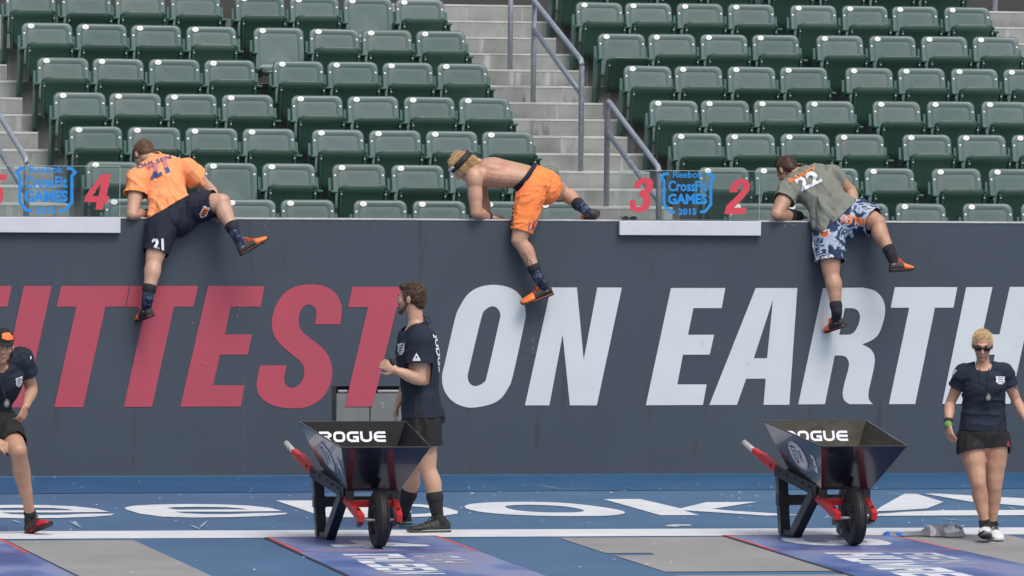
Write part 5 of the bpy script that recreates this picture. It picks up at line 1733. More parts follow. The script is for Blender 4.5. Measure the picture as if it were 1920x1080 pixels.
def strands(hair, n, ln, comb, material, w=.0022, seed=1, lift=.35, test=None):
    """fine tapering locks over a hair cap"""
    R = random.Random(seed)
    me = hair.data; mw = world_of(hair)
    ps = [(mw @ p.center, (mw.to_3x3() @ p.normal).normalized()) for p in me.polygons]
    V_, F_ = [], []
    for _ in range(n):
        c, nr = R.choice(ps)
        if test and not test(c): continue
        d = comb(c, nr)
        d = (d - nr * d.dot(nr)); d = d.normalized() if d.length > 1e-4 else ring_frame(nr)[0]
        d = (d + nr * lift * R.uniform(.3, 1.6) + Vector((R.gauss(0, .14), R.gauss(0, .14), R.gauss(0, .14)))).normalized()
        s = d.cross(nr); s = s.normalized() if s.length > 1e-4 else ring_frame(d)[0]
        l = ln * R.uniform(.6, 1.3)
        p0 = c - nr * .003; p1 = c + d * l * .55 + nr * .002; p2 = c + d * l - nr * l * .12
        k = len(V_)
        V_ += [p0 + s * w, p0 - s * w, p0 + nr * w * 1.4, p1 + s * w * .8, p1 - s * w * .8, p1 + nr * w * 1.2, p2]
        F_ += [(k, k + 3, k + 5, k + 2), (k + 2, k + 5, k + 4, k + 1), (k + 1, k + 4, k + 3, k), (k + 3, k + 6, k + 5), (k + 5, k + 6, k + 4), (k + 4, k + 6, k + 3)]
    o = mesh_obj('hair_locks', V_, F_, material)
    o['kind'] = 'stuff'
    keep_world_any(o, hair)
    return o
def hair_mat(name, c, c2): return mat(name, c, .55, c2, scale=120, detail=3, bump=.15, bump_scale=160)
h_brown = hair_mat('hair_brown', (.050, .028, .016), (.085, .050, .030))
h_ginger = hair_mat('hair_light_brown', (.115, .060, .032), (.165, .088, .046))
h_dark = hair_mat('hair_dark_brown', (.050, .026, .016), (.085, .044, .028))
h_blond = hair_mat('hair_blond', (.46, .31, .14), (.62, .46, .25))
h_beard = hair_mat('beard_brown', (.075, .043, .026), (.11, .065, .042))
def person_root(name, at, label):
    r = empty('person', at)
    tag(r, label, 'person')
    return r
def tee(p, root, material, sleeves=(.5, .5), hem=None, g=.013, wr=(.010, 9, (0, 0, 1)), sg=.012, neck_drop=.02, thick=.004, name='shirt', nrad=.092, extra=()):
    S = Solid()
    p.torso(S, g, lo=.02)
    for pts, rads in extra: S.chain(pts, rads, n=12)
    J = p.J
    cuts = []
    for s, t in zip('LR', sleeves):
        sh, el = J['sh' + s], J['el' + s]
        e2 = sh.lerp(el, min(1, t + .14))
        k = p.b * (1 + (p.ka - 1) * .35)
        S.ell(sh.lerp(el, .06), ((el - sh).normalized() * (.085 * k + g), *[q * (.062 * k + g + .004) for q in ring_frame(el - sh)]))
        S.chain([sh, sh.lerp(el, t * .5), sh.lerp(el, t), e2], [.055 * k + g + .004, .054 * k + g + sg * .6, .052 * k + g + sg, .052 * k + g + sg], n=14)
        cuts.append((sh.lerp(el, t), el - sh, .16, (.052 * k + g + sg) * 1.12))
    ax = (J['neck'] - J['chest']).normalized()
    cuts.append((J['neck'] - ax * neck_drop, ax + p.fr * .45, nrad))
    if hem: cuts.append((hem[0], hem[1], hem[2] if len(hem) > 2 else .33))
    o = S.build(name, material, root, .0072, 3, .5, cuts, wr, thick, tuck=p.body)
    cn = (ax + p.fr * .45).normalized(); cc = J['neck'] - ax * (neck_drop + .002)
    sv = (J['shR'] - J['shL']); sv = (sv - cn * sv.dot(cn)).normalized(); uv = cn.cross(sv)
    ra, rb = ((.055, .050) if p.fem else (.066, .058))
    S2 = Solid()
    S2.chain([cc + sv * (ra * p.b + g * .75) * math.cos(q * math.pi / 14) + uv * (rb * p.b + g * .9) * math.sin(q * math.pi / 14) for q in range(29)], [(.0085, .006)] * 29, [cn] * 29, n=8, sub=1)
    raw(S2, 'collar', material, o)
    return o
def shorts(p, root, material, tL, tR, waist, g=.018, grow=.0, wr=(.009, 10, (0, 0, 1)), name='shorts', wcut=.26, gl=None, up=None, wc=None):
    S = Solid()
    J, b = p.J, p.b
    P = J['pelvis']; hs = (J['hipR'] - J['hipL']).normalized()
    up0 = (waist - P).normalized() if (waist - P).length > .02 else (J['chest'] - P).normalized()
    if up is not None: up0 = Vector(up).normalized()
    fem = p.fem
    R0, R1, R2 = ((.145, .108), (.168, .115), (.140, .100)) if fem else ((.138, .108), (.155, .115), (.143, .104))
    S.chain([P - up0 * .07, P, waist, waist + up0 * .04], [tuple(q * b + g for q in R) for R in (R0, R1, R2, R2)], [hs] * 4, n=20)
    fr = p.fr
    cuts = [(wc if wc is not None else waist, up0, wcut)]
    for s, t in (('L', tL), ('R', tR)):
        hp, kn = J['hip' + s], J['kn' + s]
        S.ell(P.lerp(hp, .75) - fr * .045 - up0 * .03, (hs * (.085 * b + g), fr * (.085 * b + g), hs.cross(fr) * (.095 * b + g)))
        p.leg(S, s, (gl if gl is not None else g), min(.999, t + .09), grow=grow)
        cuts.append((hp.lerp(kn, t), kn - hp, .165 if not fem else .27))
    return S.build(name, material, root, .0075, 3, .5, cuts, wr, .004, tuck=p.body)
def badge_print(target, quad, inner=True):
    """white-edged orange shield patch given by its four picture corners (tl, tr, br, bl)"""
    def Q(u, v):
        a = Vector(quad[0]).lerp(Vector(quad[1]), u); b = Vector(quad[3]).lerp(Vector(quad[2]), u)
        c = a.lerp(b, v); return (c.x, c.y)
    sh = [(0, .05), (.3, 0), (.5, .08), (.7, 0), (1, .05), (.93, .35), (1, .75), (.6, 1), (.4, 1), (0, .75), (.07, .35)]
    cloth_print('patch', shape_tris([[Q(u, v) for u, v in sh]]), target, m_white_p, lift=.003)
    cloth_print('patch_centre', shape_tris([[Q(.5 + (u - .5) * .78, .5 + (v - .5) * .78) for u, v in sh]]), target, m_orange_p, lift=.0045)
    for v0 in (.3, .52, .72):
        cloth_print('patch_line', shape_tris([[Q(.25, v0), Q(.75, v0), Q(.75, v0 + .09), Q(.25, v0 + .09)]]), target, m_black_sh, lift=.006)
def shield_print(target, cx, cy, w, h, skew=0.0):
    """white club shield print"""
    Q = lambda u, v: (cx + (u - .5) * w, cy + (v - .5) * h + skew * (u - .5) * h)
    sh = [(0, .12), (.14, 0), (.32, .07), (.5, .02), (.68, .07), (.86, 0), (1, .12), (.92, .3), (.95, .72), (.68, 1), (.32, 1), (.05, .72), (.08, .3)]
    cloth_print('chest_print', shape_tris([[Q(u, v) for u, v in sh]]), target, m_white_p, lift=.003)
    for a, b in ((.16, .24), (.38, .44), (.62, .68), (.84, .88)):
        cloth_print('print_line', shape_tris([[Q(.2, a), Q(.8, a), Q(.78, b), Q(.22, b)]]), target, m_navy_tee, lift=.005)
def short_hair(p, root, material, k=1.0, n=900, ln=.02, seed=1, back_low=.0, fringe=0.0, parent=None, lift=.35, nm='hair'):
    T, r, f, u = p.head_frame()
    S = Solid()
    E = lambda c, a, b, d: S.ell(T(*[q * k for q in c]), (r * a * k, f * b * k, u * d * k), 18)
    E((0, -.022, .044), .080, .096, .082)
    E((0, -.050, .005), .075, .064, .062 + back_low)
    E((0, -.066, -.035 - back_low), .056, .040, .036)
    if fringe: E((0, .050, .088), .058, .034 + fringe, .026 + fringe)
    for q in (-1, 1): E((q * .068, .012, .012), .012, .022, .034)
    def rl(pt): return .0018 * noise.noise(pt * 90) + .003 * noise.noise(pt * 22)
    h = S.build(nm, material, root, .0055, 2, .5, relief=rl)
    strands(h, n, ln, lambda c, nr: (f * .6 - u * .35 + nr * .1) if (c - T(0, 0, .07)).dot(u) > 0 else (-u + f * .1), material, seed=seed, lift=lift, w=.0012)
    return h

# ============ climber on the left: orange shirt, navy shorts
def climber_left():
    w = W
    J = dict(pelvis=w(330, 400, -.02), hipL=w(308, 410, -.04), hipR=w(351, 391, .0), waist=w(314, 372, .03), chest=w(303, 338, .12), neck=w(287, 301, .22),
             shL=w(259, 333, .12), shR=w(347, 316, .14), elL=w(248, 402, -.02), wrL=w(277, 401, .16), elR=w(396, 358, .20), wrR=w(404, 400, .03),
             knL=w(289, 487, -.17), anL=w(277, 560, -.27), heL=w(285, 594, -.26), toL=w(259, 604, -.012), knR=w(416, 379, -.17), anR=w(442, 440, -.33), heR=w(452, 480, -.34), toR=w(504, 450, -.34),
             head=w(270, 291, .31), face=WN * .62 - WA * .25 - V3(0, 0, .74), headup=WN * .6 - WA * .15 + V3(0, 0, .75), front=WN - V3(0, 0, .6))
    p = Person(J, 1.06, leg=1.17, arm=1.2)
    root = person_root('person', J['pelvis'], 'climber in orange shirt and navy shorts straddling the wall at the left')
    S = Solid()
    p.torso(S); p.head(S)
    p.arm(S, 'L', dir=WA * .8 + WN * .5, palm=(0, 0, -1), curl=.35, thumb=-1)
    p.arm(S, 'R', dir=V3(0, 0, -.4) - WN * .6 + WA * .2, palm=WN * -1, curl=.7)
    p.leg(S, 'L', back=-WN); p.leg(S, 'R', back=-WA * .9 - V3(0, 0, .2))
    body = p.body = S.build('body', sk_fair, root, .006, 4)
    n = (WA * .52 - V3(0, 0, .82) - WN * .2)
    t = tee(p, root, m_orange, (.47, .47), (w(315, 391, 0), n, .30), g=.019, wr=(.0105, 8, WA * .5 - V3(0, 0, .85)), sg=.016, extra=[([w(295, 368, -.01), w(285, 404, -.05)], [.06, .045]), ([w(305, 368, -.03), w(304, 404, -.06)], [.07, .06])])
    s = shorts(p, root, m_navy_sh, .84, .80, w(322, 387, .01), g=.012, grow=.012, wr=(.007, 10, (0.2, 0, 1)), gl=.012, up=-WA * .5 + V3(0, 0, .85) + WN * .2)
    tuck_under(s, OUTER[t.name], .006)
    ox, oy = 283.5, 336.5; ux, vy = (35, -13.5), (-8.5, -27)
    two = text_px('21', (ox, oy), ux, vy, bold=.035)
    cloth_print('back_number', two, t, m_pink_p, lift=.007)
    lowz = []
    for tri in two: pass
    # the lower third of the number is printed navy
    Vt, T_, w_ = text_tris('21', bold=.035)
    bmx = bmesh.new()
    for q in T_: bmx.faces.new([bmx.verts.new(Vt[i]) for i in q])
    bmesh.ops.bisect_plane(bmx, geom=bmx.verts[:] + bmx.edges[:] + bmx.faces[:], plane_co=(0, .36, 0), plane_no=(0, 1, 0), clear_outer=True)
    bmesh.ops.triangulate(bmx, faces=bmx.faces)
    tr = [[(ox + ux[0] * v.co.x / w_ + vy[0] * v.co.y, oy + ux[1] * v.co.x / w_ + vy[1] * v.co.y) for v in f.verts] for f in bmx.faces]
    bmx.free()
    cloth_print('back_number_base', tr, t, m_navy_p, lift=.009)
    cloth_print('back_name', text_px('OHLSEN', (258, 317.5), (64, -20), (-2.5, -6.5), bold=.02), t, m_navy_p, lift=.007)
    cloth_print('leg_number', text_px('21', (285.5, 469.5), (21, 0), (0, -22), bold=.04), s, m_white_p, lift=.008)
    badge_print(s, [(383, 385), (395, 390), (384, 410), (371, 406)])
    short_hair(p, root, h_ginger, n=2600, ln=.013, seed=2)
    shoe(root, J['anL'], J['heL'], J['toL'], C_ORANGE, m_sock_n, (p, 'L', .27))
    shoe(root, J['anR'], J['heR'], J['toR'], C_ORANGE, m_sock_n, (p, 'R', .26))
    S = Solid(); d = (J['wrL'] - J['elL']).normalized(); c = J['elL'].lerp(J['wrL'], .86)
    S.chain([c, c + d * .022], [(.044, .040)] * 2, [V3(0, 0, 1)] * 2, n=14, sub=2)
    raw(S, 'wristband', m_sock_k, root)
    return p
climber_left()

# ============ shirtless climber in the middle
def climber_middle():
    w = W
    J = dict(pelvis=w(1011, 345, .06), hipL=w(999, 352, -.05), hipR=w(1018, 345, .13), waist=w(978, 331, .08), chest=w(927, 324, .12), neck=w(893, 317, .17),
             shL=w(889, 331, -.01), shR=w(897, 314, .30), elL=w(893, 399, -.05), wrL=w(916, 407, .13), elR=w(905, 375, .40), wrR=w(915, 405, .30),
             knL=w(973, 450, -.11), anL=w(1009, 520, -.17), heL=w(1037, 551, -.12), toL=w(978, 572, -.10), knR=w(1056, 362, .36), anR=w(1094, 391, .10), heR=w(1124, 402, .02), toR=w(1092, 424, .25),
             head=w(869, 312, .19), face=-WA * .55 - V3(0, 0, .80) + WN * .1, headup=-WA * .8 + V3(0, 0, .55) + WN * .1, front=-V3(0, 0, 1) - WA * .2)
    p = Person(J, 1.04, leg=1.10, arm=1.22)
    root = person_root('person', J['pelvis'], 'shirtless blond climber in orange shorts lying over the wall top')
    S = Solid()
    p.torso(S, .004); p.head(S)
    p.arm(S, 'L', dir=WA * .7 + WN * .7, palm=(0, 0, -1), curl=.3, thumb=-1)
    p.arm(S, 'R', dir=WA, palm=(0, 0, -1), curl=.3)
    p.leg(S, 'L', back=WA); p.leg(S, 'R', back=WA * .2 - WN + V3(0, 0, .4))
    # muscles of the back and arm
    ax = (J['neck'] - J['pelvis']).normalized(); ss = (J['shR'] - J['shL']).normalized(); bk = ss.cross(ax).normalized()
    if bk.z < 0: bk = -bk
    for q, sh in ((-1, J['shL']), (1, J['shR'])):
        S.ell(J['chest'] + ss * q * .095 + bk * .055 - ax * .0, (ax * .12, ss * .060, bk * .055))
        S.ell(J['waist'] + ss * q * .045 + bk * .062, (ax * .13, ss * .036, bk * .034))
    el, sh = J['elL'], J['shL']
    S.ell(sh.lerp(el, .45) + WA * .018, ((el - sh).normalized() * .085, WA * .040, WN * .04))
    S.ell(sh.lerp(el, .5) - WA * .018, ((el - sh).normalized() * .075, WA * .036, WN * .04))
    body = p.body = S.build('body', sk_warm, root, .006, 4)
    wst = w(985, 332, .07)
    ub = (-WA * .76 + V3(0, 0, .62) + WN * .05).normalized()
    s = shorts(p, root, m_orange2, .84, .38, wst, g=.015, grow=.004, wr=(.006, 13, V3(1, 0, .35)), gl=.012, up=ub, wcut=.3, wc=wst - ub * .008)
    # waistband: a navy ring round the top of the shorts
    hs = (J['hipR'] - J['hipL']).normalized()
    S = Solid(); S.chain([wst - ub * .095, wst - ub * .012, wst + ub * .018, wst + ub * .065], [(.143 * 1.04 + .023, .104 * 1.04 + .026)] * 4, [hs] * 4, n=26, sub=2)
    bo = S.build('waistband', m_navy_sh, root, .006, 2, .5, cuts=[(wst - ub * .062, -ub, .4), (wst + ub * .030, ub, .4)], thick=.003, tuck=body)
    for i in range(9):
        y = 362 + i * 7.2; x = 962.5 - i * .45
        cloth_print('side_lettering', shape_tris([[(x - 2, y), (x + 3.5, y - 1), (x + 3, y + 3.6), (x - 2, y + 4.2)]]), s, m_navy_sh)
    cloth_print('leg_number', text_px('11', (989.5, 433), (10, -3.5), (3, -18), bold=.03), s, m_navy_p)
    cloth_print('leg_number_top', text_px('11', (991, 424), (9, -3.5), (2, -9), bold=.03), s, m_pink_p, lift=.005)
    tm = mat('tattoo_ink', (.06, .05, .055), .7, (.09, .07, .07), scale=30)
    lp = [(992.5 + 4.4 * math.cos(a * .314) + 1.5 * math.sin(a * .314), 493.5 + 6.6 * math.sin(a * .314)) for a in range(20)]
    for a, b in list(zip(lp, lp[1:] + lp[:1])) + [((981.5, 473.5), (985.5, 479)), ((985.5, 479), (990, 487))]:
        cloth_print('tattoo', shape_tris(stroke_shape([a, b], 1.0)), body, tm, lift=.0018)
    # hair: shaggy blond with headband
    T, r, f, u = p.head_frame()
    S = Solid()
    E = lambda c, a, b, d: S.ell(T(*c), (r * a, f * b, u * d), 18)
    E((0, -.020, .042), .078, .095, .082); E((0, -.055, -.01), .075, .057, .074); E((0, -.062, -.065), .062, .044, .052)
    for q in (-1, 1): E((q * .070, .01, -.012), .014, .026, .055)
    h = S.build('hair', h_blond, root, .006, 2, .5, relief=lambda pt: .004 * noise.noise(pt * 30))
    strands(h, 2600, .055, lambda c, nr: (-u * .8 - f * .55) if (c - T(0, 0, .05)).dot(u) < .02 else (f * .35 - r * .5 + V3(0, 0, -.3)), h_blond, w=.0014, seed=5, lift=.22, test=lambda c: abs((c - T(0, -.018, .046)).dot(u) - .14 * (c - T(0, -.018, .046)).dot(f)) > .020)
    S = Solid()
    nb = 28
    ring = [T(.092 * math.cos(a * 2 * math.pi / nb), -.018 + .111 * math.sin(a * 2 * math.pi / nb), .046 + .016 * math.sin(a * 2 * math.pi / nb)) for a in range(nb + 1)]
    S.chain(ring, [(.026, .006)] * (nb + 1), [u] * (nb + 1), n=8, sub=1)
    hb = raw(S, 'headband', mat('headband_black', (.008, .008, .012), .7, (.016, .016, .02), scale=30), root)
    S = Solid()
    ring2 = [T(.097 * math.cos(a * 2 * math.pi / nb), -.018 + .116 * math.sin(a * 2 * math.pi / nb), .062 + .016 * math.sin(a * 2 * math.pi / nb)) for a in range(3, 12)]
    S.chain(ring2, [(.012, .005)] * 9, [u] * 9, n=8, sub=1)
    raw(S, 'headband_panel', m_white_p, hb)
    shoe(root, J['anL'], J['heL'], J['toL'], C_ORANGE, m_sock_n, (p, 'L', .25))
    shoe(root, J['anR'], J['heR'], J['toR'], C_ORANGE, m_sock_n, (p, 'R', .28), up=-WA * .4 + V3(0, 0, .5) - WN * .6)
    S = Solid(); d = (J['wrL'] - J['elL']).normalized(); c = J['elL'].lerp(J['wrL'], .90)
    S.chain([c, c + d * .012], [(.044, .040)] * 2, [V3(0, 0, 1)] * 2, n=14, sub=2)
    raw(S, 'wristband', m_sock_k, root)
climber_middle()

# ============ climber on the right: olive shirt, camouflage shorts
def climber_right():
    w = W
    J = dict(pelvis=w(1580, 404, -.02), hipL=w(1555, 417, -.05), hipR=w(1605, 401, .0), waist=w(1557, 385, .03), chest=w(1531, 352, .12), neck=w(1500, 326, .22),
             shL=w(1478, 357, .10), shR=w(1558, 330, .15), elL=w(1457, 402, -.03), wrL=w(1495, 405, .20), elR=w(1594, 358, .20), wrR=w(1602, 396, .06),
             knL=w(1558, 511, -.17), anL=w(1569, 584, -.26), heL=w(1585, 611, -.24), toL=w(1549, 622, -.015), knR=w(1645, 418, -.17), anR=w(1671, 478, -.32), heR=w(1668, 510, -.34), toR=w(1714, 508, -.36),
             head=w(1476, 321, .30), face=WN * .60 - WA * .35 - V3(0, 0, .74), headup=WN * .6 - WA * .25 + V3(0, 0, .72), front=WN - V3(0, 0, .6))
    p = Person(J, 1.08, leg=1.16, arm=1.28)
    root = person_root('person', J['pelvis'], 'climber in olive shirt and blue camouflage shorts straddling the wall at the right')
    S = Solid()
    p.torso(S); p.head(S)
    p.arm(S, 'L', dir=WA * .5 + WN * .85, palm=(0, 0, -1), curl=.35, thumb=-1)
    p.arm(S, 'R', dir=V3(0, 0, -.4) - WN * .5 + WA * .1, palm=-WN, curl=.7)
    p.leg(S, 'L', back=-WN * .8 + WA * .4); p.leg(S, 'R', back=-WA * .9 - V3(0, 0, .3))
    body = p.body = S.build('body', sk_tan, root, .006, 4)
    n = (WA * .68 - V3(0, 0, .70) - WN * .2)
    t = tee(p, root, m_olive, (.40, .40), (w(1566, 415, 0), n, .34), g=.020, wr=(.0105, 8, WA * .6 - V3(0, 0, .8)), sg=.012, extra=[([w(1535, 384, -.01), w(1531, 424, -.07)], [.075, .05]), ([w(1546, 384, -.07), w(1546, 428, -.13)], [.08, .075]), ([w(1562, 378, -.07), w(1566, 420, -.12)], [.07, .07])])
    s = shorts(p, root, m_camo, .78, .82, w(1566, 396, .01), g=.014, grow=.026, wr=(.010, 9, (0.2, 0, 1)), gl=.014, up=-WA * .6 + V3(0, 0, .8) + WN * .2)
    tuck_under(s, OUTER[t.name], .006)
    cloth_print('back_number', text_px('22', (1503, 359.5), (39, -19), (-15, -22), bold=.035), t, m_white_p, lift=.007)
    cloth_print('back_name', text_px('BAILEY', (1481, 343.5), (51, -26), (-3.5, -6.5), bold=.03), t, m_orange_p, lift=.007)
    cloth_print('leg_name', text_px('BAILEY', (1634.5, 412), (-57, -11), (-3, 15), bold=.03), s, m_orange_p)
    cloth_print('leg_number', text_px('22', (1547, 499), (19, -6), (-2.5, -17), bold=.03), s, m_white_p)
    badge_print(s, [(1534, 433), (1556, 429.5), (1558, 442), (1538, 449)])
    cloth_print('side_stripe', shape_tris(stroke_shape([(1521.5, 445), (1527, 468), (1534, 497), (1537, 506)], 2.2)), s, m_white_p)
    short_hair(p, root, h_dark, n=2600, ln=.012, seed=3)
    shoe(root, J['anL'], J['heL'], J['toL'], C_ORANGE, m_sock_k, (p, 'L', .17))
    shoe(root, J['anR'], J['heR'], J['toR'], C_ORANGE, m_sock_k, (p, 'R', .17))
    S = Solid(); a, b = J['elL'].lerp(J['wrL'], .62), J['elL'].lerp(J['wrL'], 1.05)
    S.chain([a, a.lerp(b, .5), b], [.060, .052, .046], n=16)
    raw(S, 'arm_sleeve', m_sock_k, root)
climber_right()

# ============ walking man in navy tee
def walking_man():
    Y0 = -6.16
    w = lambda x, y, d=0.0: PY(x, y, Y0 + d)
    J = dict(pelvis=w(791, 770), hipL=w(793, 776, -.10), hipR=w(788, 776, .10), waist=w(787, 728), chest=w(783, 668), neck=w(780, 607, .0),
             shL=w(788, 637, -.19), shR=w(780, 637, .19), elL=w(787, 711, -.24), wrL=w(743, 695, -.26), elR=w(772, 708, .24), wrR=w(747, 757, .20),
             knL=w(801, 875, -.12), anL=w(822, 972, -.14), knR=w(773, 878, .16), anR=w(757, 962, .26),
             head=w(771, 560, .01), face=V3(-.93, .33, -.02), headup=V3(0, 0, 1), front=V3(-1, 0, 0))
    J['heL'] = G(843, 997.5, .004); J['toL'] = G(764.5, 998.5, .004)
    q = G(772, 986, .004); J['heR'] = q + V3(0, 0, .012); J['toR'] = q + V3(-.29, .0, 0)
    p = Person(J, 1.14, arm=1.06, leg=1.0)
    root = person_root('person', G(803, 990), 'bearded man in navy tee and black shorts walking behind the left wheelbarrow')
    S = Solid()
    p.torso(S); p.head(S, .98)
    p.arm(S, 'L', dir=V3(-.85, -.1, .45), palm=(.3, .9, -.3), curl=1.25, thumb=1)
    p.arm(S, 'R', dir=V3(-.35, 0, -1), palm=(.9, 0, -.3), curl=.7, thumb=-1)
    p.leg(S, 'L', back=V3(1, 0, 0)); p.leg(S, 'R', back=V3(1, 0, 0))
    body = p.body = S.build('body', sk_fair, root, .006, 4)
    t = tee(p, root, m_navy_tee, (.62, .62), (w(788, 781), V3(.05, 0, -1), .36), g=.022, wr=(.0095, 7, V3(.35, 0, 1)), sg=.016, neck_drop=.022, nrad=.118, extra=[([J['hipL'] + V3(0, 0, .09), J['hipL'].lerp(J['knL'], .12)], [.115, .138]), ([J['hipR'] + V3(0, 0, .09), J['hipR'].lerp(J['knR'], .12)], [.115, .138])])
    s = shorts(p, root, m_black_sh, .62, .60, w(790, 752), g=.018, grow=.030, wr=(.010, 9, V3(0, 0, 1)))
    tuck_under(s, OUTER[t.name], .006)
    shield_print(t, 752.5, 654, 14, 22, -.15)
    tri = [(781.5, 662), (788, 674), (774.5, 674.5)]
    cloth_print('sleeve_emblem', shape_tris([tri, [(781.3, 667), (778.8, 671.6), (784, 671.4)]]), t, m_white_p)
    cloth_print('sleeve_emblem_base', shape_tris([[(774.2, 674.8), (788.2, 674.3), (788.2, 676.6), (774.2, 677)]]), t, m_white_p, lift=.0035)
    cloth_print('back_lettering', text_px('JUDGE', (811, 627), (9, 72), (9.5, -1.5), bold=.04), t, m_white_p)
    for y in (797, 806, 815, 824):
        cloth_print('leg_print', shape_tris(stroke_shape([(781, y), (785, y + 5), (790, y + 1), (787, y + 8)], 1.6)), s, mat('print_grey', (.06, .062, .066), .7))
    # hair swept up, beard
    h = short_hair(p, root, h_brown, n=3200, ln=.018, seed=4, back_low=.006, fringe=.002, lift=.12)
    p.face_parts(root, .98, True, (.05, .03, .02))
    T, r, f, u = p.head_frame()
    S = Solid()
    S.chain([T(-.060, .012, -.035), T(-.052, .045, -.075), T(-.026, .080, -.098), T(.026, .080, -.098), T(.052, .045, -.075), T(.060, .012, -.035)], [.010, .016, .018, .018, .016, .010], n=10)
    S.chain([T(-.026, .089, -.046), T(0, .098, -.044), T(.026, .089, -.046)], [.005, .007, .005], n=8)
    bd = S.build('beard', h_beard, root, .005, 2, relief=lambda pt: .003 * noise.noise(pt * 90))
    # lanyard and timer in the hand
    m_cord = mat('cord_black', (.010, .010, .013), .7, (.016, .016, .02), scale=40)
    S = Solid()
    S.chain([T(.02, -.085, -.115), w(797, 602, -.07), w(786, 607, -.11), w(776, 612, -.125), w(763, 630, -.14), w(748, 660, -.20), w(738, 678, -.26)], [.0045] * 7, n=6)
    S.chain([w(795, 598, -.02), w(802, 594, -.02), w(808, 604, -.02), w(803, 607, -.02), w(796, 598, -.02)], [.004] * 5, n=6)
    raw(S, 'lanyard', m_cord, root)
    S = Solid(); S.ell(w(735, 679, -.27), (V3(.011, 0, .016), V3(0, .010, 0), V3(-.018, 0, .026)))
    raw(S, 'timer', m_cord, root)
    shoe(root, J['anL'], J['heL'], J['toL'], C_BLACK, m_sock_k, (p, 'L', .42), up=(0, 0, 1))
    shoe(root, J['anR'], J['heR'], J['toR'], C_BLACK, m_sock_k, (p, 'R', .44), up=(0, 0, 1))
walking_man()

